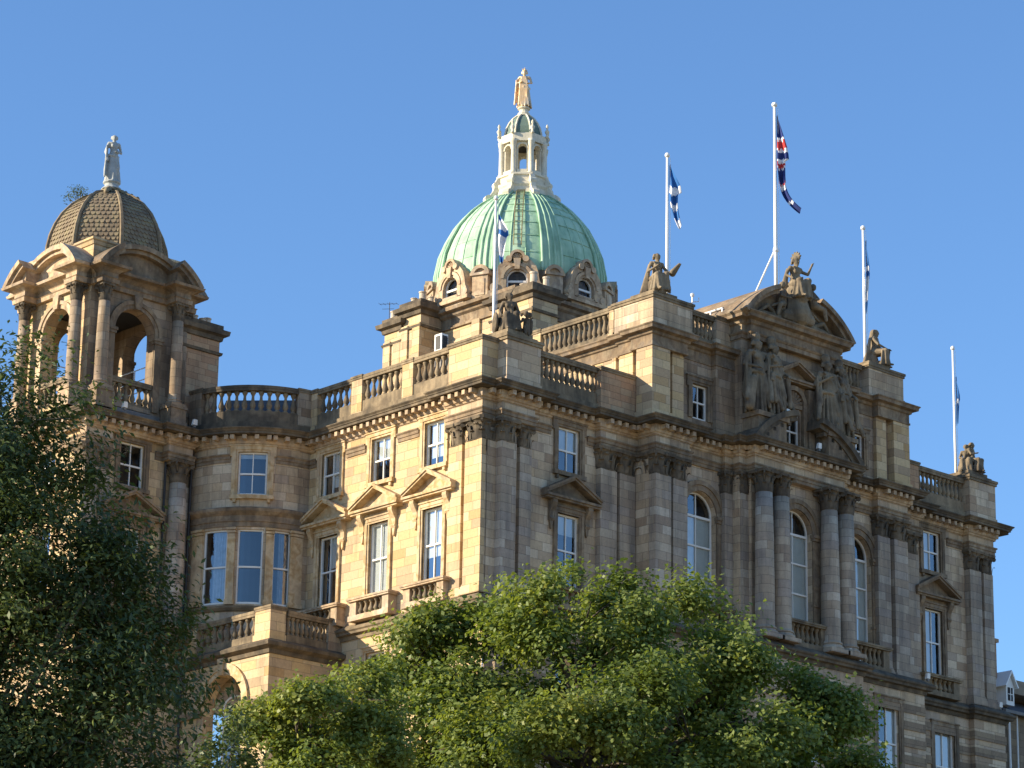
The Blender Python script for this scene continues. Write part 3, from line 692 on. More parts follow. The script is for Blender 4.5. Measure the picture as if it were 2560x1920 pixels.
for (c, d) in GWN:
    window(RF, c, 1.55, *GFZ, d-0.2, blind=(0, 1, 0.85) if c > 28 else (0.55, 1, 1.0)); surround(RF, c, 1.55, *GFZ, d, 'gtrim', ears=False, sill=False, t=0.3, proj=0.07)

# ------------------------------------------------------------------ attic storey and frontispiece
AX0, AX1 = 9.2, 2*CX-9.2
AWIN = [12.5, 2*CX-12.5]
mb = MB()
mb.wall(RF, AX0, AX1, 43.6, 48.2, 1.2, [wh(c, 1.06, 44.4, 46.12) for c in AWIN], 0.28)
mb.wall(RF, 14.6, 2*CX-14.6, 43.6, 50.3, 2.0, [wh(CX, 1.1, 43.75, 46.0)], 0.3)
for x in (14.6, 2*CX-14.6): mb.add([(x, 2.5, 43.6), (x, -2.0, 43.6), (x, -2.0, 50.3), (x, 2.5, 50.3)], [(0, 1, 2, 3)])
mb.fbox(RF, 13.3, 14.62, 0.9, 1.5, 43.6, 48.2); mb.fbox(RF, 2*CX-14.62, 2*CX-13.3, 0.9, 1.5, 43.6, 48.2)
mb.build('attic_wall', 'dark', B)
for x, s_ in ((AX0, 1), (AX1, -1)):
    mb = MB()
    mb.add([(x, -1.2, 43.6), (x, 11, 43.6), (x, 11, 48.2), (x, -1.2, 48.2)], [(0, 1, 2, 3)])
    lo, hi = sorted((x-s_*0.3, x+s_*0.9))
    mb.box(lo, hi, -1.6, -1.1, 43.62, 47.55); lo, hi = sorted((x-s_*0.3, x+s_*0.1)); mb.box(lo, hi, -1.1, -0.55, 43.62, 47.55)
    lo, hi = sorted((x-s_*0.14, x+s_*0.1)); mb.box(lo, hi, -0.15, 0.75, 43.62, 47.55); mb.box(lo, hi, 1.0, 1.25, 44.4, 47.2); mb.box(lo, hi, 2.6, 2.9, 44.4, 47.2)
    lo, hi = sorted((x-s_*0.38, x+s_*0.98)); mb.box(lo, hi, -1.68, -0.5, 43.64, 44.1)
    lo, hi = sorted((x+s_*1.25, x+s_*2.0)); mb.box(lo, hi, -1.4, -1.1, 43.62, 47.55)
    mb.build('attic_side_wall', 'warm', B)
AP = [(AX0, 11), (AX0, 0.8), (AX0-0.15, 0.8), (AX0-0.15, -0.2), (AX0-0.3, -0.2), (AX0-0.3, -1.6), (AX0+2.05, -1.6), (AX0+2.05, -1.2), (13.3, -1.2), (13.3, -1.5), (14.6, -1.5)]
APM = [(2*CX-x, y) for x, y in reversed(AP)]
PR = [(-0.1, 47.2), (0.05, 47.22), (0.05, 47.32), (0.012, 47.34), (0.012, 47.75), (0.1, 47.8), (0.14, 47.92), (0.36, 47.97), (0.38, 48.1), (0.44, 48.16), (0.44, 48.2), (-0.1, 48.32)]
for p in (AP, APM): MB().sweep(p, PR).build('attic_cornice', 'gtrim', B)
for c in AWIN: window(RF, c, 1.06, 44.4, 46.12, 1.02); surround(RF, c, 1.06, 44.4, 46.12, 1.2, 'gtrim', ears=True, sill=False, t=0.3)
pedestal(RF, AX0-0.1, 11.75, -1.2, 1.45, 48.2, 49.92, 'grey', 0.24, 0.1); pedestal(RF, 2*CX-11.75, AX1+0.1, -1.2, 1.45, 48.2, 49.92, 'grey', 0.24, 0.1)
balustrade(RF, 11.9, 13.6, 1.1, 48.25, 49.84, 6, plinth=0.3); balustrade(RF, 2*CX-13.6, 2*CX-11.9, 1.1, 48.25, 49.84, 6, plinth=0.3)
pedestal(RF, 13.6, 14.62, 0.7, 1.25, 48.2, 49.88, 'grey', 0.2, 0.06); pedestal(RF, 2*CX-14.62, 2*CX-13.6, 0.7, 1.25, 48.2, 49.88, 'grey', 0.2, 0.06)
AS = Fr((AX0, 0), (0, 1), (-1, 0))
balustrade(AS, 1.5, 6.3, 0.05, 48.25, 49.84, 14, plinth=0.3)
pedestal(AS, 1.15, 1.5, -0.3, 0.1, 48.2, 49.88, 'warm', 0.2, 0.06); pedestal(AS, 6.3, 7.2, -0.3, 0.1, 48.2, 49.88, 'warm', 0.2, 0.06); balustrade(AS, 7.2, 10.5, 0.05, 48.25, 49.84, 9, plinth=0.3)
for u in (10.4, 2*CX-10.4):
    mb = MB(); mb.fbox(RF, u-0.95, u+0.95, -0.7, 1.15, 49.92, 50.06); mb.fbox(RF, u-0.78, u+0.78, -0.6, 1.0, 50.06, 50.3); mb.build('statue_base', 'rail', B)
# frontispiece entablature and broken segmental pediment
FP = [(14.6, 2.5), (14.6, -2.0), (14.9, -2.0), (14.9, -2.3), (2*CX-14.9, -2.3), (2*CX-14.9, -2.0), (2*CX-14.6, -2.0), (2*CX-14.6, 2.5)]
mb = MB(); mb.sweep(FP, [(-0.1, 48.78), (0.06, 48.8), (0.06, 49.0), (0.1, 49.02), (0.16, 49.1), (0.012, 49.12), (0.012, 49.5), (0.1, 49.56), (0.14, 49.72), (0.4, 49.78), (0.42, 49.92), (0.52, 50.02), (0.52, 50.08), (-0.1, 50.14)])
mb.build('frontispiece_cornice', 'gtrim', B)
def segped(mb, fr, uc, hw, z, rise, d0, d1, a_keep, band=0.42):
    """Segmental (arc) pediment, only the outer parts kept: a_keep = share of the half-arc on each side."""
    r = (hw*hw+rise*rise)/(2*rise); zc = z+rise-r; A = math.degrees(math.asin(hw/r))
    for s_ in (-1, 1):
        lo, hi = sorted((90+s_*A, 90+s_*A*(1-a_keep)))
        mb.arcband(fr, uc, zc, r-band, r-band*0.55, lo, hi, d0, d1-0.18, 10); mb.arcband(fr, uc, zc, r-band*0.55, r, lo, hi, d0, d1, 10)
    return r, zc, A
mb = MB(); r, zc, A = segped(mb, RF, CX, 3.95, 50.1, 2.0, -2.3, 2.75, 0.66)
pts = [(CX+(r-0.2)*math.cos(R(90-A+2*A*i/16)), zc+(r-0.2)*math.sin(R(90-A+2*A*i/16))) for i in range(17)]
mb.fpoly(RF, [(CX-3.3, 50.08)]+[p for p in pts if p[1] > 50.1][::-1]+[(CX+3.3, 50.08)], -2.2, 2.05)
mb.build('frontispiece_pediment', 'gtrim', B)
mb = MB()                                       # curved stone roof behind the pediment
mb.arcband(RF, CX, zc, r-0.3, r-0.02, 90-A*0.98, 90+A*0.98, -2.6, 2.05, 20); mb.build('pediment_roof', 'leadroof', B)
mb = MB()                                       # shield and figures in relief
mb.lathe(RF.P(CX+0.3, 2.15, 50.15), [(0.1, 0), (0.55, 0.25), (0.7, 0.7), (0.62, 1.1), (0.2, 1.25)], 14, sx=1, sy=0.45)
for s_ in (-1, 1):
    mb.cap(RF.P(CX+s_*1.1, 2.2, 50.3), RF.P(CX+s_*2.4, 2.15, 50.35), 0.24, 0.13); mb.cap(RF.P(CX+s_*1.1, 2.2, 50.4), RF.P(CX+s_*0.9, 2.3, 51.1), 0.24, 0.2); mb.cap(RF.P(CX+s_*0.85, 2.35, 51.45), RF.P(CX+s_*0.85, 2.35, 51.5), 0.16, 0.15)
    mb.cap(RF.P(CX+s_*0.95, 2.35, 51.15), RF.P(CX+s_*1.7, 2.3, 50.8), 0.08, 0.06); mb.cap(RF.P(CX+s_*1.5, 2.2, 50.5), RF.P(CX+s_*2.0, 2.3, 50.75), 0.13, 0.1); mb.cap(RF.P(CX+s_*2.0, 2.3, 50.75), RF.P(CX+s_*2.6, 2.2, 50.3), 0.1, 0.07)
mb.build('relief', 'carve', B, smooth=True)
# aedicule with shell head round the central attic window
window(RF, CX, 1.1, 43.75, 46.0, 1.8)
mb = MB()
mb.arcband(RF, CX, 46.28, 0.62, 0.86, 0, 180, 2.0, 2.22, 14)
for i in range(9):
    a = R(180*(i+0.5)/9); mb.tube([RF.P(CX, 2.03, 46.2), RF.P(CX+0.58*math.cos(a), 2.06, 46.28+0.58*math.sin(a))], [0.02, 0.09], 6)
for s_ in (-1, 1):
    lo, hi = sorted((CX+s_*0.62, CX+s_*0.88)); mb.fbox(RF, lo, hi, 1.95, 2.2, 43.7, 46.28); lo, hi = sorted((CX+s_*0.9, CX+s_*1.3)); mb.fbox(RF, lo, hi, 1.95, 2.3, 43.7, 47.1)
mb.fbox(RF, CX-0.6, CX+0.6, 1.95, 2.14, 46.02, 46.24)
mb.build('niche', 'gtrim', B)
pediment(RF, CX, 1.42, 47.2, 0.72, 2.0, 0.5, 'gtrim')
# broken segmental pediment on the main cornice
mb = MB(); r2, zc2, A2 = segped(mb, RF, CX, 3.85, 43.72, 1.85, 1.7, 3.25, 0.8, 0.5)
for s_ in (-1, 1):
    for i in range(5):
        a = R(90+s_*A2*(0.93-0.15*i)); u, z = CX+(r2-0.56)*math.cos(a), zc2+(r2-0.56)*math.sin(a); mb.fbox(RF, u-0.11, u+0.11, 2.5, 3.0, z-0.13, z+0.06)
    lo, hi = sorted((CX+s_*1.35, CX+s_*3.5)); pts = [(CX+s_*q, zc2+math.sqrt((r2-0.5)**2-q*q)) for q in np.linspace(1.35, 3.4, 8)]
    mb.fpoly(RF, [(CX+s_*1.35, 43.7)]+pts+[(CX+s_*3.4, 43.7)], 1.9, 2.5)
mb.build('cornice_pediment', 'soot', B)
for s_ in (-1, 1):                              # bases of the standing groups
    mb = MB(); lo, hi = sorted((CX+s_*1.5, CX+s_*3.45)); mb.fbox(RF, lo, hi, 1.9, 3.0, 43.7, 44.75); mb.fbox(RF, lo-0.1, hi+0.1, 1.9, 3.12, 44.75, 44.98); mb.build('statue_base', 'gtrim', B)
# flat roofs
mb = MB(); mb.box(0.1, 35.5, 0.1, 24, 43.9, 44.3); mb.box(9.3, AX1-0.1, -1.1, 10.9, 47.9, 48.4); mb.box(14.7, 2*CX-14.7, -1.9, 2.4, 49.9, 50.2); mb.box(-10, 0.2, 16.6, 26.8, 43.9, 44.25)
mb.fpoly(Fr((0, 16.5), (1, 0), (0, -1)), [(-3.9, 44.2), (0.1, 44.2), (0.1, 44.3), (-3.9, 44.3)], 0, 0.2)
mb.build('roof', 'lead', B)
mb = MB(); mb.hexa([(-3.2, 16.0, 44.2), (0.6, 12.6, 44.2), (4, 16, 44.2), (0, 21, 44.2), (-1.6, 17.2, 46.2), (0.9, 14.6, 46.2), (2.2, 16, 46.2), (0, 18.6, 46.2)]); mb.build('roof_slope', 'slate', B)

# ------------------------------------------------------------------ corner tower (belvedere)
TC = (-7.65, 19.25); TH = 2.6
def tower_face(deg): return face_frame(TC, TH, deg)
for deg in (180, 270, 0, 90):
    fr = tower_face(deg); lit = deg == 180
    wm, tm = ('warm', 'grey2') if deg in (180, 90) else ('dark', 'gtrim')  # faces turned from the sun get darker stone: shade put into the colour
    mb = MB()
    mb.wall(fr, -TH, TH, 43.7, 50.0, 0, [wh(0, 2.3, 44.3, 49.25, 'a')], 0.55, 18)
    mb.wall(fr, -TH+0.5, TH-0.5, 43.7, 50.0, -0.55, [wh(0, 2.3, 44.3, 49.25, 'a')], 0.02, 18)
    mb.fbox(fr, -1.15, 1.15, -0.5, 0.0, 43.8, 44.5)
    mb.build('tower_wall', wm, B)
    mb = MB(); zs = 48.1
    mb.arcband(fr, 0, zs, 1.17, 1.36, 0, 180, -0.05, 0.09, 18); mb.arcband(fr, 0, zs, 1.36, 1.55, 0, 180, -0.05, 0.15, 18)
    mb.fpoly(fr, [(-0.16, zs+1.12), (0.16, zs+1.12), (0.24, zs+1.78), (-0.24, zs+1.78)], -0.05, 0.24)
    for s_ in (-1, 1):
        lo, hi = sorted((s_*1.17, s_*1.55)); mb.fbox(fr, lo, hi, -0.05, 0.1, 44.4, zs-0.3); mb.fbox(fr, lo-0.05, hi+0.05, -0.3, 0.16, zs-0.3, zs-0.15); mb.fbox(fr, lo-0.1, hi+0.1, -0.3, 0.2, zs-0.15, zs-0.003)
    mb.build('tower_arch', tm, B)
    for s_ in (-1, 1):
        x, y, _ = fr.P(s_*2.15, 0.5, 0)
        mb = MB(); mb.fbox(fr, s_*2.15-0.45, s_*2.15+0.45, 0, 0.92, 43.8, 44.75); mb.fbox(fr, s_*2.15-0.5, s_*2.15+0.5, 0, 0.97, 43.8, 44.0); mb.fbox(fr, s_*2.15-0.5, s_*2.15+0.5, 0, 0.97, 44.62, 44.75)
        mb.build('column_pedestal', tm, B)
        column(x, y, 0.31, 44.75, 49.05, 49.9, 'dark', 'soot', 'tower_column')
        mb = MB(); mb.fbox(fr, s_*2.15-0.38, s_*2.15+0.38, 0, 0.86, 49.9, 50.62); mb.fbox(fr, s_*2.15-0.42, s_*2.15+0.42, 0, 0.9, 50.1, 50.16); mb.build('tower_entablature_block', tm, B)
    balustrade(fr, -1.15, 1.15, -0.02, 44.45, 45.75, 6, plinth=0.15, depth=0.3)
    # entablature and broken segmental pediment of this face
    mb = MB(); hw, rise, z0 = 2.9, 1.5, 50.62
    pr = [(-0.1, 49.88), (0.06, 49.9), (0.08, 50.1), (0.13, 50.14), (0.012, 50.18), (0.012, 50.4), (0.12, 50.5), (0.2, 50.56), (0.46, 50.62), (0.5, 50.74), (-0.1, 50.8)]
    path = [(-TH-0.3, 0), (-2.58, 0), (-2.58, 0.86), (-1.72, 0.86), (-1.72, 0.12), (1.72, 0.12), (1.72, 0.86), (2.58, 0.86), (2.58, 0), (TH+0.3, 0)]
    mb.sweep([fr.P(u, d, 0)[:2] for u, d in path], pr)
    rr = (hw*hw+rise*rise)/(2*rise); zc_ = z0+0.1+rise-rr; A_ = math.degrees(math.asin(hw/rr))
    for d1, lo, hi in ((0.6, 90-A_, 90+A_), (1.34, 90+A_*0.52, 90+A_), (1.34, 90-A_, 90-A_*0.52)):
        mb.arcband(fr, 0, zc_, rr-0.12, rr+0.12, lo, hi, -0.4, d1, 16); mb.arcband(fr, 0, zc_, rr-0.3, rr-0.12, lo, hi, -0.4, d1-0.16, 16)
    pts = [(rr*math.cos(R(90-A_+2*A_*i/14)), zc_+(rr-0.2)*math.sin(R(90-A_+2*A_*i/14))) for i in range(15)]
    pts = [p for p in pts if p[1] > z0+0.05]
    mb.fpoly(fr, [(-hw+0.2, z0+0.05)]+pts[::-1]+[(hw-0.2, z0+0.05)], -0.3, 0.1)
    for s_ in (-1, 1):
        q = [p for p in pts if 1.72 < s_*p[0] < 2.58]
        lo = sorted([(s_*1.72, z0+0.1), (s_*2.58, z0+0.1)]+q+[(s_*1.72, zc_+math.sqrt((rr-0.2)**2-1.72**2))], key=lambda p: math.atan2(p[1]-z0-0.3, p[0]-s_*2.05))
        mb.fpoly(fr, lo, 0, 0.86)
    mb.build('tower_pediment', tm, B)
mb = MB()                                       # square block under the dome
mb.box(TC[0]-2.62, TC[0]+2.62, TC[1]-2.62, TC[1]+2.62, 50.6, 52.05)
mb.sweep([(TC[0]-2.62, TC[1]+2.62), (TC[0]-2.62, TC[1]-2.62), (TC[0]+2.62, TC[1]-2.62), (TC[0]+2.62, TC[1]+2.62)], [(-0.1, 51.92), (0.06, 51.94), (0.14, 52.1), (0.2, 52.14), (0.2, 52.24), (-0.1, 52.3)], closed=True)
mb.build('tower_attic', 'warm', B)
mb = MB(); mb.box(TC[0]-2.1, TC[0]+2.1, TC[1]-2.1, TC[1]+2.1, 49.6, 50.2); mb.build('tower_ceiling', 'room', B)
# octagonal dome of stone fish-scales
DP = [(2.95, 52.2), (2.93, 52.7), (2.82, 53.3), (2.62, 53.9), (2.3, 54.5), (1.85, 55.05), (1.3, 55.5), (0.75, 55.75), (0.4, 55.85)]
def dprof(t):
    s_ = t*(len(DP)-1); i = min(int(s_), len(DP)-2); f = s_-i
    return DP[i][0]*(1-f)+DP[i+1][0]*f, DP[i][1]*(1-f)+DP[i+1][1]*f
mb = MB(); mb.lathe((TC[0], TC[1], 0), DP, 8, a0=R(22.5))
for k in range(8):
    a = R(45*k); ca, sa = math.cos(a), math.sin(a)
    for j in range(18):
        t0, t1 = 0.02+j*0.05, 0.02+(j+1)*0.05+0.016
        r0_, z0 = dprof(t0); r1_, z1 = dprof(min(1, t1)); ap0, ap1 = r0_*math.cos(R(22.5)), r1_*math.cos(R(22.5))
        hw = r0_*math.sin(R(22.5))-0.13; n = max(1, round(hw*2/0.25))
        if hw < 0.15: continue
        for i in range(n+(j % 2)):
            c = -hw+2*hw*(i+(0.5 if j % 2 == 0 else 0))/n; h = hw/n*0.94
            lo, hi = max(-hw, c-h), min(hw, c+h)
            if hi-lo < 0.08: continue
            vs = []
            for (uu, tt, up_) in ((lo, 1, 0.0), (hi, 1, 0.0), (hi, 0.35, 0.035), ((lo+hi)/2+(hi-lo)*0.22, 0.06, 0.05+0.03*rng.random()), ((lo+hi)/2-(hi-lo)*0.22, 0.06, 0.05), (lo, 0.35, 0.035)):
                q = ap0*(1-tt)+ap1*tt+up_; vs.append((TC[0]+ca*q-sa*uu, TC[1]+sa*q+ca*uu, z0*(1-tt)+z1*tt))
            lowv = [(x-ca*0.08, y-sa*0.08, z) for x, y, z in vs[2:]]
            mb.add(vs+lowv, [(0, 1, 2, 3, 4, 5), (2, 6, 7, 3), (3, 7, 8, 4), (4, 8, 9, 5)])
td = mb.build('tower_dome', 'scale', B, fix=False)
for k in range(8):
    a = R(22.5+45*k); mb = MB(); pts = [(TC[0]+math.cos(a)*(r_+0.03), TC[1]+math.sin(a)*(r_+0.03), z) for r_, z in DP[:-1]]
    mb.tube(pts, [0.11, 0.11, 0.11, 0.1, 0.1, 0.09, 0.08, 0.06], 6); mb.build('rib', 'scale', td)
mb = MB(); mb.box(TC[0]-0.36, TC[0]+0.36, TC[1]-0.36, TC[1]+0.36, 55.4, 56.0); mb.box(TC[0]-0.44, TC[0]+0.44, TC[1]-0.44, TC[1]+0.44, 55.95, 56.05)
for k in range(4):
    a = R(45+90*k)
    for j in range(6):
        q = 0.55+0.15*j; mb.cap((TC[0]+math.cos(a)*q, TC[1]+math.sin(a)*q, 55.92-0.075*j+0.05*(j % 2)), (TC[0]+math.cos(a)*(q+0.08), TC[1]+math.sin(a)*(q+0.08), 55.86-0.08*j), 0.13, 0.11, 6)
        mb.cap((TC[0]+math.cos(a+0.2)*q, TC[1]+math.sin(a+0.2)*q, 55.75-0.08*j), (TC[0]+math.cos(a+0.25)*q, TC[1]+math.sin(a+0.25)*q, 55.6-0.08*j), 0.1, 0.07, 6)
mb.build('dome_finial_base', 'scale', td, smooth=True)

# ------------------------------------------------------------------ base of the great dome, chimneys
DC = (18.05, 17.5)
BX0, BX1, BY0, BY1 = 13.35, 22.8, 12.8, 22.3
mb = MB()
bp = [(BX0, BY1), (BX0, BY0), (BX1, BY0), (BX1, BY1)]
mb.box(BX0, BX1, BY0, BY1, 43.8, 54.6)
for y in (12.8, 15.4, 19.0, 21.7): mb.box(BX0-0.14, BX0+0.1, y, y+0.6, 44, 53.6)
for x in (14.9, 17.0, 19.6, 22.2): mb.box(x, x+0.6, BY0-0.14, BY0+0.1, 44, 53.6)
mb.build('drum_base', 'warm', B)
MB().sweep(bp, [(-0.1, 53.5), (0.12, 53.52), (0.12, 53.66), (0.05, 53.7), (0.05, 54.1), (0.2, 54.2), (0.24, 54.34), (0.48, 54.4), (0.5, 54.58), (0.3, 54.62), (-0.4, 54.8)], closed=True).build('drum_base_cornice', 'gtrim', B)
MB().sweep(bp, [(-0.1, 52.3), (0.17, 52.32), (0.21, 52.5), (-0.1, 52.52)], closed=True).build('drum_base_course', 'trim', B)
def chimney(x0, x1, y0, y1, z0, z1, pots, mat='warm', pan=True, side='brown'):
    mb = MB(); mb.box(x0, x1, y0, y1, z0, z1-0.75)
    sq = [(x0, y1), (x0, y0), (x1, y0), (x1, y1)]
    for q in (y0, y1-0.55): mb.box(x0-0.1, x0+0.1, q-0.02*(q == y0), q+0.55, z0, z1-1.3)
    p = mb.build('chimney', mat, B)
    m2 = MB(); m2.sweep(sq, [(-0.1, z1-1.55), (0.1, z1-1.53), (0.14, z1-1.4), (-0.1, z1-1.36)], closed=True); m2.sweep(sq, [(-0.1, z1-0.85), (0.1, z1-0.8), (0.14, z1-0.6), (0.34, z1-0.52), (0.38, z1-0.3), (0.12, z1-0.24), (0.12, z1), (-0.6, z1+0.02)], closed=True)
    m2.box(x0+0.05, x1-0.05, y0+0.05, y1-0.05, z1-0.7, z1); m2.build('chimney_cap', 'soot', p)
    for (px, py, h, r_) in pots:
        MB().lathe((px, py, z1-0.02), [(r_, 0), (r_, 0.08), (r_*0.86, 0.1), (r_*0.82, h*0.85), (r_*0.98, h*0.88), (r_*0.98, h), (r_*0.7, h)], 12).build('chimney_pot', 'pot', p)
    return p
chimney(13.0, 14.75, 11.1, 14.2, 44, 54.45, [(13.4, 11.5, 0.75, 0.22), (13.5, 12.3, 0.3, 0.26), (13.5, 13.0, 0.28, 0.26), (13.5, 13.7, 0.28, 0.26), (14.3, 11.5, 0.7, 0.2)])
chimney(11.85, 13.4, 18.5, 20.0, 44, 55.05, [(12.2, 18.8, 0.55, 0.22), (12.9, 18.9, 0.45, 0.22), (12.3, 19.6, 0.4, 0.2)])
chimney(11.85, 13.4, 20.05, 21.4, 44, 54.5, [(12.1, 21.0, 0.5, 0.2)])
chimney(-4.75, -2.4, 16.9, 18.6, 43.5, 49.75, [(-3.7, 17.3, 0.35, 0.2), (-3.2, 17.3, 0.3, 0.2), (-2.85, 17.4, 0.42, 0.22)], 'brown')

# drum, dormers, dome
APO = 4.6
mb = MB(); mb.lathe((DC[0], DC[1], 0), [(APO/math.cos(PI/8), 54.5), (APO/math.cos(PI/8), 56.35), (4.4, 56.5)], 8, a0=PI/8); mb.build('drum', 'gtrim', B)
for k in range(8):
    fr = face_frame(DC, APO, 45*k)
    mb = MB(); mb.wall(fr, -0.98, 0.98, 54.62, 56.45, 0.4, [wh(0, 1.1, 55.2, 56.25, 'a')], 0.2, 14)
    for s_ in (-1, 1): mb.add([fr.P(s_*0.98, 0, 54.62), fr.P(s_*0.98, 0.4, 54.62), fr.P(s_*0.98, 0.4, 56.45), fr.P(s_*0.98, 0, 56.45)], [(0, 1, 2, 3)])
    mb.arcband(fr, 0, 55.7, 0.56, 0.7, 0, 180, 0.35, 0.48, 14); mb.arcband(fr, 0, 55.7, 0.7, 0.86, 0, 180, 0.35, 0.54, 14)
    for s_ in (-1, 1):
        lo, hi = sorted((s_*0.57, s_*0.84)); mb.fbox(fr, lo, hi, 0.35, 0.5, 55.1, 55.7)
        pts = [(s_*0.84, 55.0), (s_*1.38, 55.0), (s_*1.34, 55.3), (s_*1.18, 55.6), (s_*1.12, 56.0), (s_*1.0, 56.4), (s_*0.7, 56.75), (s_*0.4, 56.9), (s_*0.25, 56.55), (s_*0.6, 56.4), (s_*0.82, 56.0)]
        mb.fpoly(fr, pts, -0.9, 0.48)
        mb.tube([fr.P(s_*1.2, 0.1, 55.22), fr.P(s_*1.2, 0.56, 55.22)], 0.22, 12); mb.tube([fr.P(s_*0.45, 0.1, 56.78), fr.P(s_*0.45, 0.6, 56.78)], 0.17, 10)
    mb.fpoly(fr, [(-0.12, 56.2), (0.12, 56.2), (0.2, 56.8), (-0.2, 56.8)], 0.3, 0.62)
    mb.arcband(fr, 0, 56.88, 0.28, 0.42, -10, 190, -0.9, 0.56, 14); mb.arcband(fr, 0, 56.88, 0, 0.28, 0, 180, -0.9, 0.4, 10)
    for i in range(5): a = R(20+35*i); mb.tube([fr.P(0, 0.4, 56.86), fr.P(0.24*math.cos(a), 0.44, 56.88+0.24*math.sin(a))], [0.03, 0.06], 5)
    mb.fbox(fr, -1.5, 1.5, -0.2, 0.6, 54.8, 55.0); mb.fbox(fr, -0.62, 0.62, 0.2, 0.5, 55.06, 55.2)
    d = mb.build('dormer', 'grey2', B)
    q = window(fr, 0, 1.1, 55.2, 56.25, 0.24, arch=True, bars='none', mid=0.02); q.parent = d; q.location = WL[q.name]-WL[d.name]
    for ch in list(q.children): ch.parent = d; ch.location = WL[ch.name]-WL[d.name]
    f2 = face_frame(DC, APO/math.cos(PI/8)-0.25, 45*k+22.5)
    mb = MB(); mb.fbox(f2, -0.45, 0.45, -0.6, 0.4, 54.7, 56.0); mb.fbox(f2, -0.55, 0.55, -0.6, 0.5, 56.0, 56.14)
    mb.arcband(f2, 0, 56.05, 0.34, 0.54, 0, 180, -0.6, 0.46, 10); mb.arcband(f2, 0, 56.05, 0, 0.34, 0, 180, -0.6, 0.3, 8); mb.fbox(f2, -0.28, 0.28, 0.3, 0.44, 54.9, 55.8)
    mb.build('drum_pier', 'grey2', B)
CP = [(4.68, 56.3), (4.66, 57.0), (4.45, 58.1), (4.12, 58.95), (3.66, 59.85), (3.25, 60.4), (2.82, 60.9), (2.35, 61.33), (1.85, 61.7), (1.5, 61.95)]
def cprof(t):
    s_ = t*(len(CP)-1); i = min(int(s_), len(CP)-2); f = s_-i
    return CP[i][0]*(1-f)+CP[i+1][0]*f, CP[i][1]*(1-f)+CP[i+1][1]*f
CPs = [cprof(i/27) for i in range(28)]
dome = MB().lathe((DC[0], DC[1], 0), CPs, 64).build('copper_dome', 'copper', B, smooth=True)
def strip(angs, lift, prof):
    vs = []; k = len(angs)
    for r_, z in prof:
        for a in angs: vs.append((DC[0]+math.cos(a)*(r_+lift), DC[1]+math.sin(a)*(r_+lift), z+lift*0.3))
        for a in (angs[0], angs[-1]): vs.append((DC[0]+math.cos(a)*(r_-0.03), DC[1]+math.sin(a)*(r_-0.03), z))
    w_ = k+2; f = []
    for j in range(len(prof)-1):
        for i in range(k-1): f.append((j*w_+i, j*w_+i+1, (j+1)*w_+i+1, (j+1)*w_+i))
        f.append((j*w_+k, j*w_, (j+1)*w_, (j+1)*w_+k)); f.append((j*w_+k-1, j*w_+k+1, (j+1)*w_+k+1, (j+1)*w_+k-1))
    return vs, f
for k in range(8):
    a = R(22.5+45*k); mb = MB()
    mb.add(*strip([a-0.115+0.023*i for i in range(11)], 0.09, CPs))
    for s_ in (-1, 1):
        for off in (0.115, 0.035): mb.tube([(DC[0]+math.cos(a+s_*off)*(r_+0.10), DC[1]+math.sin(a+s_*off)*(r_+0.10), z+0.03) for r_, z in CPs], [0.085*max(0.5, r_/4.6) for r_, z in CPs], 6)
    mb.build('rib', 'copper', dome, smooth=True)
    mb = MB(); b_ = R(45*k)                       # standing seams of the panel
    for s_ in (-0.09, 0.09): mb.tube([(DC[0]+math.cos(b_+s_)*(r_+0.01), DC[1]+math.sin(b_+s_)*(r_+0.01), z) for r_, z in CPs], [0.03]*len(CPs), 5)
    for j in range(4, 26, 3):
        r_, z = CPs[j]; mb.tube([(DC[0]+math.cos(b_+q)*(r_+0.005), DC[1]+math.sin(b_+q)*(r_+0.005), z+0.05*math.sin(j*2.1+k)) for q in np.linspace(-0.25, 0.25, 8)], 0.02, 4)
    mb.build('seam', 'copper', dome, smooth=True)
mb = MB(); b_ = R(225)
for s_ in (-0.045, 0.045): mb.tube([(DC[0]+math.cos(b_+s_*4.5/max(1.5, r_))*(r_+0.12), DC[1]+math.sin(b_+s_*4.5/max(1.5, r_))*(r_+0.06), z+0.02) for r_, z in CPs[5:]], 0.028, 5)
for j in range(5, 28):
    r_, z = CPs[j]; mb.tube([(DC[0]+math.cos(b_+q*4.5/max(1.5, r_))*(r_+0.12), DC[1]+math.sin(b_+q*4.5/max(1.5, r_))*(r_+0.12), z+0.05) for q in (-0.045, 0.045)], 0.015, 4)
mb.build('access_ladder', 'ladder', dome)

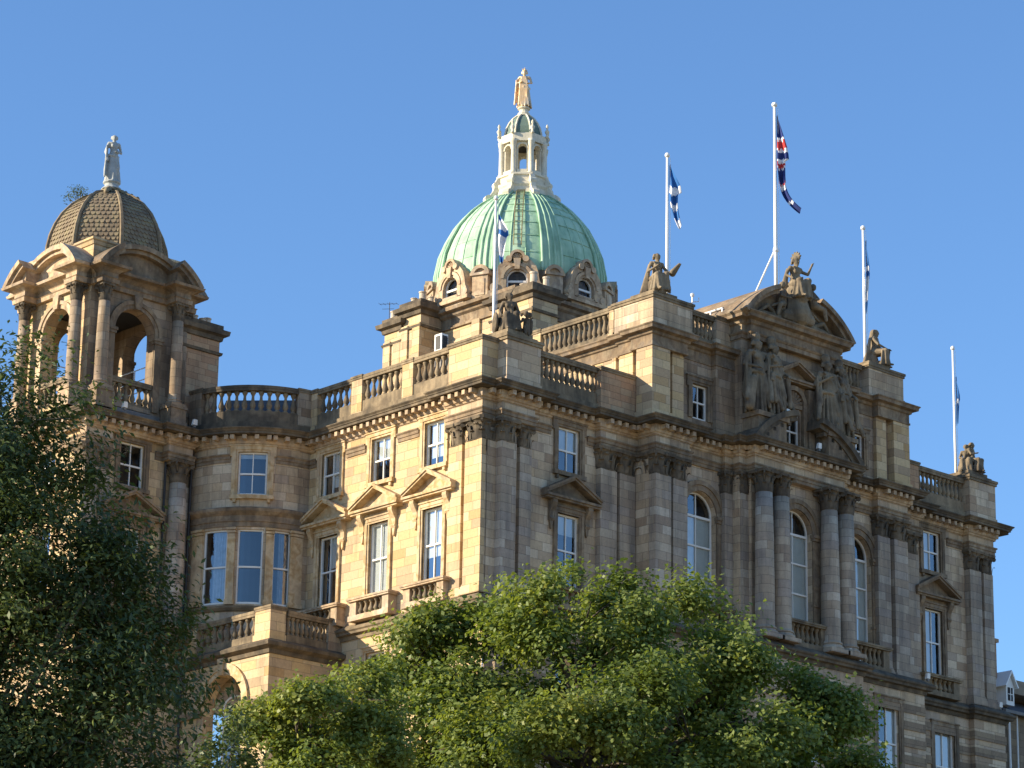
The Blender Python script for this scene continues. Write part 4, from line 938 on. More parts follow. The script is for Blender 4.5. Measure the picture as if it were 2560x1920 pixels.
# lantern
mb = MB()
mb.lathe((DC[0], DC[1], 0), [(1.95, 61.35), (1.9, 61.75), (1.6, 61.85), (1.5, 62.3), (1.58, 62.42), (1.58, 62.55), (1.42, 62.6), (1.42, 62.95), (1.52, 63.0), (1.52, 63.1), (1.0, 63.12)], 8, a0=PI/8)
LAN = mb.build('lantern', 'pale', B)
for k in range(8):
    fr = face_frame(DC, 1.1, 45*k); t_ = 1.1*math.tan(PI/8)
    mb = MB(); mb.wall(fr, -t_, t_, 63.1, 65.1, 0, [wh(0, 0.46, 63.35, 64.85, 'a')], 0.34, 10); mb.wall(fr, -t_+0.14, t_-0.14, 63.1, 65.1, -0.34, [wh(0, 0.46, 63.35, 64.85, 'a')], 0.01, 10)
    mb.arcband(fr, 0, 64.6, 0.25, 0.33, 0, 180, -0.02, 0.06, 8); mb.fbox(fr, -0.28, 0.28, -0.1, 0.1, 63.12, 63.36)
    mb.build('arch', 'pale', LAN)
    a = R(22.5+45*k); ca, sa = math.cos(a), math.sin(a); cx_, cy_ = DC[0]+ca*1.25, DC[1]+sa*1.25
    MB().lathe((cx_, cy_, 63.1), [(0.19, 0), (0.19, 0.12), (0.145, 0.16), (0.135, 1.6), (0.15, 1.65), (0.19, 1.85), (0.21, 2.0)], 10).build('column', 'pale', LAN, smooth=True)
    cx_, cy_ = DC[0]+ca*1.42, DC[1]+sa*1.42
    MB().lathe((cx_, cy_, 65.4), [(0.09, 0), (0.09, 0.12), (0.05, 0.16), (0.12, 0.3), (0.13, 0.38), (0.06, 0.48), (0.05, 0.55), (0.085, 0.63), (0.05, 0.74), (0.01, 0.8)], 8).build('urn', 'pale', LAN, smooth=True)
    mb = MB(); f3 = Fr((DC[0]+ca*1.3, DC[1]+sa*1.3), (-sa, ca), (ca, sa))      # scroll buttress
    mb.dpoly(f3, [(-0.2, 61.6), (0.85, 61.45), (0.9, 61.75), (0.62, 61.95), (0.42, 62.25), (0.34, 62.7), (0.2, 63.0), (-0.2, 63.0)], -0.14, 0.14)
    mb.tube([f3.P(-0.18, 0.68, 61.72), f3.P(0.18, 0.68, 61.72)], 0.24, 10); mb.tube([f3.P(-0.17, 0.26, 62.6), f3.P(0.17, 0.26, 62.6)], 0.17, 10)
    mb.build('scroll', 'pale', LAN)
oc = [(DC[0]+1.16/math.cos(PI/8)*math.cos(R(22.5-45*k)), DC[1]+1.16/math.cos(PI/8)*math.sin(R(22.5-45*k))) for k in range(8)]
MB().sweep(oc, [(-0.1, 65.0), (0.05, 65.02), (0.05, 65.15), (0.12, 65.2), (0.12, 65.26), (0.26, 65.32), (0.3, 65.42), (-0.1, 65.46)], closed=True).build('cornice', 'pale', LAN)
lp = [(1.06, 65.4), (1.05, 65.7), (0.98, 66.0), (0.82, 66.35), (0.6, 66.65), (0.38, 66.85), (0.3, 66.9)]
MB().lathe((DC[0], DC[1], 65.05), [(1.0, 0), (1.0, 0.1)], 8, a0=PI/8).build('ceiling', 'room', LAN)
MB().lathe((DC[0], DC[1], 0), lp, 8, a0=PI/8).build('lantern_dome', 'dkcopper', LAN)
for k in range(8):
    a = R(22.5+45*k); MB().tube([(DC[0]+math.cos(a)*(r_+0.02), DC[1]+math.sin(a)*(r_+0.02), z) for r_, z in lp], [0.06]*7, 5).build('lantern_rib', 'pale', LAN)
MB().lathe((DC[0], DC[1], 66.85), [(0.42, 0), (0.42, 0.06), (0.32, 0.1), (0.34, 0.2), (0.26, 0.26), (0.26, 0.4), (0.36, 0.46), (0.36, 0.52)], 12).build('lantern_pedestal', 'pale', LAN)

# ------------------------------------------------------------------ porch in the angle
PX0, PY0, PY1 = -4.15, 9.75, 16.5
PL = Fr((PX0, 0), (0, 1), (-1, 0)); PRt = Fr((0, PY0), (1, 0), (0, -1))
mb = MB(); mb.wall(PL, PY0, PY1, 15, 32.3, 0, [wh(13.05, 2.9, 26.5, 31.55, 'a')], 0.6, 18); mb.wall(PRt, PX0, 0, 15, 32.3, 0, [wh(-2.0, 1.9, 26.5, 31.0, 'a')], 0.5)
mb.build('porch_wall', 'warm', B)
MB().box(PX0+0.3, 0, PY0+0.3, PY1, 32.0, 32.5).build('porch_ceiling', 'gtrim', B)
mb = MB()
mb.arcband(PL, 13.05, 30.1, 1.47, 1.7, 0, 180, -0.05, 0.08, 18); mb.arcband(PL, 13.05, 30.1, 1.7, 1.98, 0, 180, -0.05, 0.14, 18); mb.fpoly(PL, [(12.9, 31.5), (13.2, 31.5), (13.28, 32.3), (12.82, 32.3)], -0.05, 0.25)
mb.build('porch_arch', 'trim', B)
pp = [(PX0, PY1+2), (PX0, PY0), (0, PY0)]
mb = MB(); mb.sweep(pp, [(-0.1, 29.72), (0.1, 29.74), (0.16, 29.95), (0.1, 30.05), (-0.1, 30.08)]) if False else None
for a, b in ((PY0-0.16, 11.55), (14.55, PY1)): mb.fbox(PL, a, b, -0.1, 0.16, 29.78, 30.08)
mb.fbox(PRt, PX0-0.1, 0, -0.1, 0.158, 29.78, 30.07); mb.build('porch_impost', 'gtrim', B)
MB().sweep(pp, [(-0.1, 32.1), (0.08, 32.12), (0.12, 32.3), (0.4, 32.42), (0.44, 32.56), (0.38, 32.62), (-0.1, 32.85)]).build('porch_cornice', 'soot', B)
mb = MB(); mb.fbox(PL, PY0+0.1, PY1, -0.35, -0.02, 32.7, 33.05); mb.fbox(PRt, PX0+0.1, 0, -0.35, -0.02, 32.7, 33.05); mb.build('porch_parapet_plinth', 'rail', B)
balustrade(PL, PY0+1.15, 15.3, -0.03, 33.05, 34.24, 9, plinth=0.08, depth=0.3); balustrade(PRt, PX0+1.0, -0.75, -0.03, 33.05, 34.24, 9, plinth=0.08, depth=0.3)
pedestal(PL, PY0+0.02, PY0+1.15, -0.9, 0.0, 32.75, 34.36, 'warm', 0.2, 0.05); pedestal(PL, 15.3, 16.4, -0.4, 0.0, 32.75, 34.36, 'warm', 0.2, 0.05); pedestal(PRt, -0.75, -0.02, -0.4, 0.02, 32.75, 34.3, 'grey', 0.2, 0.05)
window(BF, bu(-135), 1.3, 27.2, 30.9, -0.0, arch=True, bars='one', mid=0.45, blind=(0, 1, 0.75))
mb = MB(); mb.tube([(-4.28, 16.15, 20), (-4.28, 16.15, 43.4)], 0.07, 8); mb.tube([(-5.62, 16.38, 20), (-5.62, 16.38, 43.2)], 0.06, 8); mb.build('drainpipe', 'iron', B)

# ------------------------------------------------------------------ statues: capsules melted into one carved surface
class Fig:
    """Local axes: x right of the figure, y forward, z up; human units (standing 1.75) scaled by s, turned by yaw (deg, direction faced)."""
    def __init__(g, mb, pos, yaw, s, wx=1.0):
        g.mb, g.p, g.s, g.wx = mb, Vector(pos), s, wx; a = R(yaw); g.f = Vector((math.cos(a), math.sin(a), 0)); g.r = Vector((-math.sin(a), math.cos(a), 0))
    def W(g, q): return g.p + g.r*(q[0]*g.s*g.wx) + g.f*(q[1]*g.s) + Vector((0, 0, q[2]*g.s))
    def c(g, a, b, ra, rb): g.mb.cap(g.W(a), g.W(b), ra*g.s, rb*g.s, 8)
    def head(g, c, look=(0, 1), hair='bun', helmet=False, beard=False):
        x, y, z = c; lx, ly = look
        o = lambda a, f, h: (x+ly*a+lx*f, y-lx*a+ly*f, z+h)
        g.c(o(0, 0, 0.03), o(0, 0.015, -0.03), 0.098, 0.085); g.c(o(0, 0.04, -0.07), o(0, 0.05, -0.095), 0.06, 0.045)     # skull, jaw
        g.c(o(0, 0.09, 0.03), o(0, 0.105, -0.025), 0.018, 0.024)                                                     # nose
        g.c(o(-0.045, 0.075, 0.045), o(0.045, 0.075, 0.045), 0.022, 0.022); g.c(o(-0.022, 0.085, -0.062), o(0.022, 0.085, -0.062), 0.014, 0.014)  # brow, mouth
        for s_ in (-1, 1): g.c(o(s_*0.09, 0, 0.01), o(s_*0.092, 0, -0.02), 0.018, 0.014); g.c(o(s_*0.035, 0.082, 0.012), o(s_*0.037, 0.082, 0.012), 0.013, 0.013)
        for i in range(7):
            a = R(-20+220*i/6-20); g.c(o(0.09*math.cos(a), -0.03-0.05*abs(math.sin(a)), 0.06), o(0.1*math.cos(a), -0.05-0.05*math.sin(a), 0.0), 0.04, 0.035)
        if hair == 'bun': g.c(o(0, -0.12, 0.0), o(0, -0.14, -0.02), 0.05, 0.045)
        if helmet:
            g.c(o(0, 0, 0.07), o(0, -0.02, 0.08), 0.112, 0.11); g.c(o(0, 0.1, 0.09), o(0, 0.13, 0.07), 0.05, 0.03)
            for i in range(6): a = R(20+28*i); g.c(o(0, 0.11*math.cos(a), 0.08+0.13*math.sin(a)), o(0, 0.17*math.cos(a), 0.08+0.2*math.sin(a)), 0.035, 0.03)
        if beard: g.c(o(0, 0.07, -0.1), o(0, 0.06, -0.19), 0.055, 0.03)
    def arm(g, sh, el, ha, r=0.055, fingers=True):
        g.c(sh, el, r, r*0.8); g.c(el, ha, r*0.8, r*0.55)
        d = (Vector(ha)-Vector(el)); d.normalize(); h = Vector(ha)
        s_ = d.cross(Vector((0, 0, 1))); s_ = s_.normalized() if s_.length > 0.1 else Vector((1, 0, 0)); n = s_.cross(d)
        g.c(h+d*0.02, h+d*0.07, 0.036, 0.034)
        for i, q in enumerate((-0.032, -0.011, 0.011, 0.032)): b = h+d*0.08+s_*q; m_ = b+d*(0.042-abs(q)*0.3)-n*0.008; g.c(b, m_, 0.011, 0.010); g.c(m_, m_+d*0.03-n*0.022, 0.010, 0.009)
        b = h+d*0.03+s_*0.034; g.c(b, b+s_*0.02+d*0.035-n*0.012, 0.012, 0.010)
    def skirt(g, top, rt, bot, rb, n=13, fold=0.04, sweep=0.0, arc=(0, 360)):
        """Folds falling from a waist ring to a hem ring."""
        g.c(top, ((top[0]+bot[0])/2, (top[1]+bot[1])/2, (top[2]+bot[2])/2), rt*0.95, (rt+rb)*0.42); g.c(((top[0]+bot[0])/2, (top[1]+bot[1])/2, (top[2]+bot[2])/2), (bot[0], bot[1], bot[2]+rb*0.4), (rt+rb)*0.42, rb*0.8)
        for i in range(n):
            a = R(arc[0]+(arc[1]-arc[0])*i/n); k = 0.85+0.3*rng.random(); b = a+sweep+0.15*(rng.random()-0.5)
            mid = ((top[0]+bot[0])/2+(rt+rb)*0.5*math.cos((a+b)/2), (top[1]+bot[1])/2+(rt+rb)*0.5*math.sin((a+b)/2)*0.85, (top[2]+bot[2])/2)
            g.c((top[0]+rt*math.cos(a), top[1]+rt*math.sin(a)*0.8, top[2]), mid, fold*0.6, fold*0.9*k); g.c(mid, (bot[0]+rb*k*math.cos(b), bot[1]+rb*k*math.sin(b)*0.9, bot[2]+0.03), fold*0.9*k, fold*1.1)
    def torso(g, hip, neck, w=0.17):
        h, n = Vector(hip), Vector(neck); m_ = h.lerp(n, 0.42); ch = h.lerp(n, 0.72)
        g.c(h, m_, 0.165, 0.125); g.c(m_, ch, 0.125, 0.15); g.c(ch, n, 0.14, 0.07); g.c(n, n+Vector((0, 0.01, 0.09)), 0.055, 0.05)
        sh = h.lerp(n, 0.90); g.c(sh+Vector((-w, 0, 0)), sh+Vector((w, 0, 0)), 0.075, 0.075)
        for s_ in (-1, 1): g.c(ch+Vector((s_*0.07, 0.09, 0)), ch+Vector((s_*0.07, 0.1, -0.02)), 0.065, 0.06)
        for i in range(5): g.c(sh+Vector((-0.14+0.05*i, 0.10, 0.03)), h+Vector((0.16-0.03*i, 0.15, 0.1-0.03*i)), 0.022, 0.026)
        return sh
def stand(mb, pos, yaw, s, look=(0, 1), arms=None, wx=1.0, **k):
    g = Fig(mb, pos, yaw, s, wx); sh = g.torso((0, 0, 0.98), (0, 0.0, 1.47)); g.skirt((0, 0, 1.02), 0.15, (0.02, 0.02, 0.0), 0.25, 15, 0.036, 0.1)
    g.c((0.08, 0.08, 0.9), (0.12, 0.17, 0.5), 0.1, 0.085); g.c((0.12, 0.17, 0.5), (0.1, 0.1, 0.12), 0.08, 0.06)
    for i in range(6): a = R(-60+50*i); g.c((0.2*math.cos(a), 0.17*math.sin(a), 0.96-0.03*math.cos(a)), (0.2*math.cos(a+0.9), 0.17*math.sin(a+0.9), 0.93-0.03*math.cos(a+0.9)), 0.035, 0.035)   # rolled mantle
    for i in range(5): g.c((-0.2-0.02*i, -0.05+0.03*i, 1.3), (-0.27-0.015*i, -0.06+0.05*i, 0.45-0.08*i), 0.03, 0.04)
    g.head((0, 0.02, 1.63), look, **k)
    for a in arms or (((-0.2, 0, 1.4), (-0.28, 0.0, 1.13), (-0.2, 0.16, 0.98)), ((0.2, 0, 1.4), (0.27, -0.02, 1.12), (0.2, 0.13, 1.0))): g.arm(*a)
    return g
def seat_fig(mb, pos, yaw, s, look=(0, 1), arms=None, block=True, lean=0.04, **k):
    g = Fig(mb, pos, yaw, s); g.torso((0, 0, 0.52), (0, lean, 1.02))
    for s_ in (-1, 1):
        kn = (s_*0.15, 0.42, 0.52+0.02*s_); g.c((s_*0.09, 0.02, 0.5), kn, 0.125, 0.1); g.c(kn, (s_*0.13, 0.46-0.05*s_, 0.08), 0.09, 0.065); g.c((s_*0.13, 0.46-0.05*s_, 0.05), (s_*0.14, 0.6-0.05*s_, 0.03), 0.05, 0.035)
        for i in range(5): g.c((s_*(0.06+0.045*i), 0.45-0.03*i, 0.5), (s_*(0.08+0.06*i), 0.5-0.05*i, 0.03), 0.028, 0.04)
    for i in range(7): x = -0.2+0.066*i; g.c((x*0.8, 0.12, 0.58), (x, 0.42, 0.56-0.05*math.cos(i*2)), 0.03, 0.035); g.c((x, 0.42, 0.52), (x*1.25, 0.45, 0.05), 0.034, 0.045)
    if block: g.c((0, -0.08, 0.2), (0, -0.1, 0.3), 0.24, 0.24); g.c((0, -0.15, 0.04), (0, 0.3, 0.04), 0.22, 0.2)
    for i in range(6): s_ = -1 if i % 2 else 1; g.c((s_*0.19, -0.08, 0.95), (s_*(0.22+0.03*i), -0.14-0.02*i, 0.06), 0.045, 0.07)
    g.head((0, lean+0.03, 1.18), look, **k)
    for a in arms or (((-0.2, 0.02, 0.94), (-0.27, 0.12, 0.7), (-0.15, 0.34, 0.64)), ((0.2, 0.02, 0.94), (0.28, 0.1, 0.7), (0.14, 0.36, 0.64))): g.arm(*a)
    return g
def carve(mb, name, mat, label, base, voxel=0.032, group=None):
    o = mb.build(name, mat, None, smooth=True, fix=False, loc=base)
    md = o.modifiers.new('melt', 'REMESH'); md.mode = 'VOXEL'; md.voxel_size = voxel; md.use_smooth_shade = True
    sm = o.modifiers.new('soften', 'SMOOTH'); sm.factor = 0.25; sm.iterations = 1
    return tag(o, label, 'statue', group)
# seated figure on the left attic corner
mb = MB(); b = (10.3, -0.45, 50.3)
g = seat_fig(mb, b, 250, 1.58, look=(0.45, 0.9), arms=[((-0.2, 0.02, 0.94), (-0.3, 0.06, 0.68), (-0.12, 0.24, 0.82)), ((0.2, 0.02, 0.94), (0.3, 0.16, 0.72), (0.3, 0.42, 0.62))])
g.c((0.36, 0.40, 0.60), (0.52, 0.62, 0.86), 0.10, 0.03); g.c((0.30, 0.5, 0.62), (0.44, 0.7, 0.84), 0.08, 0.03); g.c((-0.1, 0.26, 0.82), (0.18, 0.44, 0.56), 0.014, 0.014)
carve(mb, 'seated_statue', 'carve', 'dark seated stone figure with open book, on left attic corner pedestal', b)
# seated figure on the right attic corner
mb = MB(); b = (2*CX-10.0, -0.3, 50.3)
g = seat_fig(mb, b, 300, 1.58, look=(0.2, 0.98), arms=[((-0.2, 0.02, 0.94), (-0.25, 0.2, 0.72), (0.08, 0.36, 0.68)), ((0.2, 0.02, 0.94), (0.27, 0.18, 0.72), (0.16, 0.44, 0.64))])
g.c((0, 0, 1.2), (0, -0.06, 1.0), 0.115, 0.1); g.c((0.3, 0.35, 0.12), (0.32, 0.36, 0.36), 0.1, 0.09)
carve(mb, 'seated_statue', 'carve', 'hooded seated stone figure on right attic corner, leaning forward', b)
# group on the left wing corner: mother with raised staff arm, two children, round shield
mb = MB(); b = (1.62, 0.4, 46.42)
g = seat_fig(mb, b, 238, 1.55, look=(0.5, 0.86), arms=[((-0.2, 0.02, 0.94), (-0.3, 0.1, 0.7), (-0.3, 0.3, 0.55)), ((0.2, 0.02, 0.94), (0.3, 0.0, 0.72), (0.32, 0.2, 0.6))], helmet=False)
g.c((0.02, -0.02, 1.26), (0.16, -0.05, 1.52), 0.03, 0.012)
for r_ in (0.28, 0.2, 0.1):
    for i in range(16): a, a2 = 2*PI*i/16, 2*PI*(i+1)/16; g.c((-0.42, 0.05+r_*math.cos(a), 0.32+r_*math.sin(a)), (-0.42, 0.05+r_*math.cos(a2), 0.32+r_*math.sin(a2)), 0.05, 0.05)
for dx, dy, z in ((0.48, 0.2, 0.0), (0.62, -0.05, 0.05)):
    g.c((dx, dy, z+0.1), (dx+0.02, dy, z+0.42), 0.11, 0.1); g.c((dx, dy+0.02, z+0.62), (dx, dy+0.02, z+0.64), 0.085, 0.085); g.arm((dx-0.1, dy, z+0.48), (dx-0.16, dy+0.1, z+0.34), (dx-0.04, dy+0.18, z+0.42), 0.04); g.c((dx-0.05, dy+0.05, z+0.08), (dx-0.08, dy+0.28, z+0.14), 0.07, 0.05); g.c((dx-0.08, dy+0.28, z+0.12), (dx-0.06, dy+0.3, z-0.08), 0.05, 0.035)
carve(mb, 'statue_group', 'soot', 'blackened stone group of seated woman with shield and children above sunlit corner', b)
# group on the right wing corner: two figures back to back
mb = MB(); b = (34.2, 0.35, 46.42)
g = seat_fig(mb, b, 215, 1.25, look=(-0.2, 0.98)); g2 = seat_fig(mb, (34.35, 0.2, 46.45), 285, 1.32, look=(0.5, 0.86), arms=[((-0.2, 0.02, 0.94), (-0.28, 0.16, 0.74), (-0.1, 0.3, 0.8)), ((0.2, 0.02, 0.94), (0.3, 0.05, 0.7), (0.22, 0.3, 0.56))])
for i in range(8): a = rng.random()*6.28; g.c((0.3*math.cos(a), 0.25*math.sin(a), 0.05), (0.36*math.cos(a), 0.3*math.sin(a), 0.3), 0.08, 0.05)
carve(mb, 'statue_group', 'carve', 'weathered stone group of two huddled figures on right end pedestal', b)
# figure crowning the frontispiece, with two children
mb = MB(); b = (CX-0.1, -2.35, 51.35)
g = seat_fig(mb, b, 262, 1.75, look=(0.25, 0.97), helmet=True, arms=[((-0.2, 0.02, 0.94), (-0.33, 0.02, 0.74), (-0.3, 0.22, 0.62)), ((0.2, 0.02, 0.94), (0.42, 0.08, 0.88), (0.56, 0.08, 1.16))])
for dx, dz in ((-0.55, -0.28), (0.6, -0.12)):
    s_ = 1 if dx > 0 else -1
    g.c((dx, 0.1, dz+0.1), (dx-s_*0.05, 0.08, dz+0.42), 0.13, 0.12); g.c((dx-s_*0.02, 0.1, dz+0.64), (dx-s_*0.02, 0.11, dz+0.66), 0.1, 0.095); g.c((dx, 0.16, dz+0.08), (dx+s_*0.22, 0.3, dz-0.02), 0.1, 0.07); g.c((dx+s_*0.22, 0.3, dz-0.02), (dx+s_*0.3, 0.28, dz-0.3), 0.07, 0.05); g.arm((dx, 0.12, dz+0.45), (dx+s_*0.1, 0.2, dz+0.3), (dx-s_*0.05, 0.3, dz+0.25), 0.05)
g.c((0, 0.1, -0.4), (0, 0.0, 0.2), 0.4, 0.3); g.c((-0.4, 0.1, -0.5), (0.4, 0.1, -0.5), 0.2, 0.2)
carve(mb, 'crowning_statue', 'carve', 'helmeted stone woman with raised arm seated in the broken pediment', b)
# four standing figures beside the attic window
for i, (x, y, yw, lk, nm) in enumerate(((CX-3.0, -2.5, 262, (0.3, 0.95), 'draped stone figure nearest the left edge of the frontispiece'), (CX-1.95, -2.6, 282, (0.2, 0.98), 'draped stone figure immediately left of the small shell-headed window'),
                                    (CX+1.9, -2.6, 262, (-0.2, 0.98), 'draped stone figure immediately right of the small shell-headed window'), (CX+3.0, -2.5, 275, (0.1, 1), 'draped stone figure nearest the right edge of the frontispiece'))):
    mb = MB(); b = (x, y, 44.98)
    g = stand(mb, b, yw, 2.12, lk, wx=1.25, beard=(i == 3), arms=[((-0.2, 0, 1.4), (-0.3, 0.02, 1.12), (-0.14, 0.2, 1.05+0.1*i % 0.3)), ((0.2, 0, 1.4), (0.28, 0.04, 1.14), (0.22, 0.2, 0.92+0.12*(i % 2)))])
    g.c((0.24, 0.2, 0.95), (0.26, 0.24, 0.3), 0.06, 0.05)
    if i in (0, 3): g.c((-0.2, 0.18, 0.75), (-0.3, 0.2, 0.1), 0.09, 0.12)
    g.c((0, -0.06, 1.7), (0, -0.06, 1.84), 0.08, 0.12)
    for q in range(7): sg = -1 if q % 2 else 1; g.c((sg*0.17, 0.02, 1.36-0.03*q), (sg*(0.2+0.035*q), 0.08+0.03*q, 0.75-0.1*q), 0.035, 0.055)
    carve(mb, 'draped_statue', 'carve', nm, b, group='standing figures carved on the frontispiece')
# marble figure on the tower, gilded figure on the lantern
mb = MB(); b = (TC[0], TC[1], 56.05)
mb.lathe(b, [(0.52, 0), (0.5, 0.06), (0.36, 0.16), (0.34, 0.3), (0.44, 0.34), (0.44, 0.42)], 12)
stand(mb, (b[0], b[1], b[2]+0.4), 255, 1.42, (-0.3, 0.95), arms=[((-0.2, 0, 1.4), (-0.29, -0.04, 1.1), (-0.25, 0.1, 0.86)), ((0.2, 0, 1.4), (0.27, 0.02, 1.12), (0.05, 0.19, 1.08))])
carve(mb, 'marble_statue', 'statue', 'pale grey draped woman standing on the scaly tower dome', b, 0.04)
mb = MB(); b = (DC[0], DC[1], 67.37)
g = stand(mb, b, 222, 1.28, (0, 1), wx=1.2, arms=[((-0.2, 0, 1.4), (-0.27, 0.02, 1.14), (-0.12, 0.2, 1.16)), ((0.2, 0, 1.4), (0.27, 0.06, 1.14), (0.16, 0.22, 1.08))])
g.c((0, 0, 1.72), (0, 0, 1.8), 0.09, 0.06); g.c((0, 0, 1.8), (0, 0, 1.92), 0.02, 0.01)
for i in range(5): a = 2*PI*i/5; g.c((0.08*math.cos(a), 0.08*math.sin(a), 1.76), (0.11*math.cos(a), 0.11*math.sin(a), 1.85), 0.02, 0.015)
for i in range(6): g.c((-0.14+0.05*i, 0.12, 1.3), (-0.17+0.07*i, 0.22, 0.1), 0.03, 0.045)
carve(mb, 'gilded_statue', 'gold', 'gilded crowned woman standing on top of the lantern', b, 0.035)

# ------------------------------------------------------------------ flagpoles and flags
def flag(name, pole, z1, L, lean, wmax, cols, label, seed, fold=0.09, az=-47, cw=0):
    """Limp flag: hoist against the pole, folds hanging away; cols = [(share, material)] down its length."""
    rg = random.Random(seed); n, k = 44, 11; a = R(az); ax, ay = math.cos(a), math.sin(a); bx, by = -ay, ax
    mats = []; vs = []
    for i in range(n+1):
        t = i/n; off = lean*t**1.35*L + (cw*L*max(0, t-0.75)**1.6); wd = wmax*min(1, t/0.38)**0.9 if t < 0.5 else wmax*(1-(t-0.5)/0.5*0.62)
        if t < 0.5: x0 = 0.1
        else: x0 = 0.1 + (off-0.1)*min(1, (t-0.5)*1.2+0.02)*0.9
        x1 = max(x0+0.07, 0.1+off*0.55+wd if t < 0.5 else x0+wd)
        for j in range(k):
            q = j/(k-1); dpt = fold*min(1, t*4)*math.sin(q*8.5+seed+t*2.2)+0.05*math.sin(t*9+q*3)
            x = x0+(x1-x0)*q; vs.append((pole[0]+ax*x+bx*dpt, pole[1]+ay*x+by*dpt, z1-L*t*(1-0.05*q)+0.05*math.sin(q*6+seed)))
    mb = MB(); names = []
    for _, m_, in cols:
        if m_ not in names: names.append(m_)
    b = mb.add(vs, []); 
    for i in range(n):
        for j in range(k-1):
            t = (i+0.5)/n + 0.012*math.sin(j*1.3+seed) - 0.04*(j/(k-1)-0.5); acc = 0; m_ = cols[-1][1]
            for s_, c_ in cols:
                acc += s_
                if t < acc: m_ = c_; break
            mb.m = names.index(m_); mb.add([], []) ; mb.f.append([i*k+j, i*k+j+1, (i+1)*k+j+1, (i+1)*k+j]); mb.mi.append(mb.m)
    o = mb.build(name, names if len(names) > 1 else names[0], None, smooth=True, fix=False)
    return tag(o, label, 'flag', 'limp flags on the roof')
def pole(x, y, z0, z1, r, label, finial=True):
    t = thing('flagpole', (x, y, z0), label, 'flagpole', 'white flagpoles on the roof')
    MB().lathe((x, y, z0), [(r, 0), (r, (z1-z0)*0.4), (r*0.72, z1-z0)], 12).build('pole', 'pole', t, smooth=True)
    MB().lathe((x, y, z1-0.03), [(r*1.3, 0), (r*1.5, 0.08), (r*1.3, 0.17), (r*0.4, 0.22)], 12).build('finial', 'pole', t, smooth=True)
    MB().tube([(x+r*1.2, y-r*1.3, z0+0.6), (x+r*1.1, y-r*1.2, z1-0.1)], 0.012, 5).build('halyard', 'pole', t)
    MB().lathe((x, y, z0), [(r*2, 0), (r*2, 0.12), (r*1.3, 0.16)], 12).build('pole_foot', 'iron', t)
    return t
SALT = [(0.36, 'blue'), (0.13, 'cloth'), (0.13, 'blue'), (0.10, 'cloth'), (0.16, 'blue'), (0.12, 'cloth')]
JACK = [(0.24, 'navy'), (0.03, 'cloth'), (0.09, 'red'), (0.035, 'cloth'), (0.07, 'navy'), (0.045, 'cloth'), (0.04, 'red'), (0.02, 'cloth'), (0.14, 'navy'), (0.02, 'red'), (0.05, 'cloth'), (0.12, 'navy'), (0.02, 'cloth'), (0.03, 'navy')]
pole(1.5, 1.3, 44.3, 53.25, 0.075, 'white flagpole behind the blackened group on the sunlit corner')
flag('flag', (1.5, 1.3), 52.55, 2.5, 0.14, 0.45, [(0.12, 'blue'), (0.22, 'cloth'), (0.12, 'blue'), (0.4, 'cloth'), (0.14, 'blue')], 'pale blue and white limp flag in front of the green dome', 1)
pole(11.35, -0.15, 48.3, 57.75, 0.085, 'white flagpole behind the seated figure with the book')
flag('flag', (11.35, -0.15), 57.3, 3.35, 0.27, 0.42, SALT, 'blue flag with white band hanging well clear of its pole', 2)
pole(18.25, -0.9, 50.2, 62.2, 0.10, 'tallest white flagpole, behind the helmeted statue, with a slanting stay')
flag('flag', (18.25, -0.9), 61.7, 5.3, 0.17, 0.42, JACK, 'long navy, red and white flag trailing from the tallest pole', 3, cw=1.9)
pole(25.6, -0.25, 48.3, 57.7, 0.085, 'white flagpole beside the hooded seated figure')
flag('flag', (25.6, -0.25), 57.1, 4.0, 0.015, 0.20, [(0.38, 'blue'), (0.06, 'cloth'), (0.08, 'blue'), (0.34, 'cloth'), (0.14, 'blue')], 'narrow blue and white flag wrapped close along its pole', 4, fold=0.1)
pole(34.0, 0.9, 44.3, 53.4, 0.075, 'white flagpole rising above the two huddled figures')
flag('flag', (34.0, 0.9), 51.9, 2.7, 0.045, 0.2, [(0.5, 'blue'), (0.08, 'cloth'), (0.42, 'blue')], 'small dark blue flag hanging down the rightmost pole', 5)
mb = MB(); mb.tube([(18.22, -0.85, 54.5), (18.3, 1.0, 51.95)], 0.045, 8); mb.lathe((18.25, -0.9, 54.4), [(0.13, 0), (0.15, 0.05), (0.13, 0.2)], 10)
tag(mb.build('pole_stay', 'pole', None), 'slanting white strut bracing the tallest flagpole', 'strut')

# ------------------------------------------------------------------ roof gear
def railing(name, a, b, z0, z1, n, bars, mat, label, r=0.03):
    t = thing(name, (a[0], a[1], z0), label, 'railing'); A, Bv = Vector((*a, 0)), Vector((*b, 0))
    for i in range(n+1): q = A.lerp(Bv, i/n); MB().tube([(q.x, q.y, z0), (q.x, q.y, z1)], r, 6).build('post', mat, t)
    for j in range(bars): z = z1-(z1-z0)*j/bars; MB().tube([(A.x, A.y, z), (Bv.x, Bv.y, z)], r*0.9, 6).build('bar', mat, t)
    return t
railing('roof_railing', (14.35, 1.4), (14.35, -0.95), 48.4, 50.5, 3, 3, 'pole', 'white tubular railing beside the arched stone roof', 0.05)
railing('tower_railing', (-9.2, 21.2), (-6.0, 21.2), 44.3, 47.2, 2, 5, 'pole', 'white barred railing inside the open tower, far side')
railing('tower_railing', (-5.7, 18.0), (-5.7, 20.4), 44.3, 47.2, 2, 5, 'pole', 'white barred railing inside the open tower, right-hand side')
railing('terrace_railing', (1.4, 4.05), (3.3, 3.2), 44.3, 46.75, 2, 2, 'ladder', 'rusty roof railing right of the white cabinet')
t = thing('air_conditioner', (1.0, 4.3, 44.3), 'white boxy outdoor cabinet on legs above the sunlit balustrade', 'air conditioner')
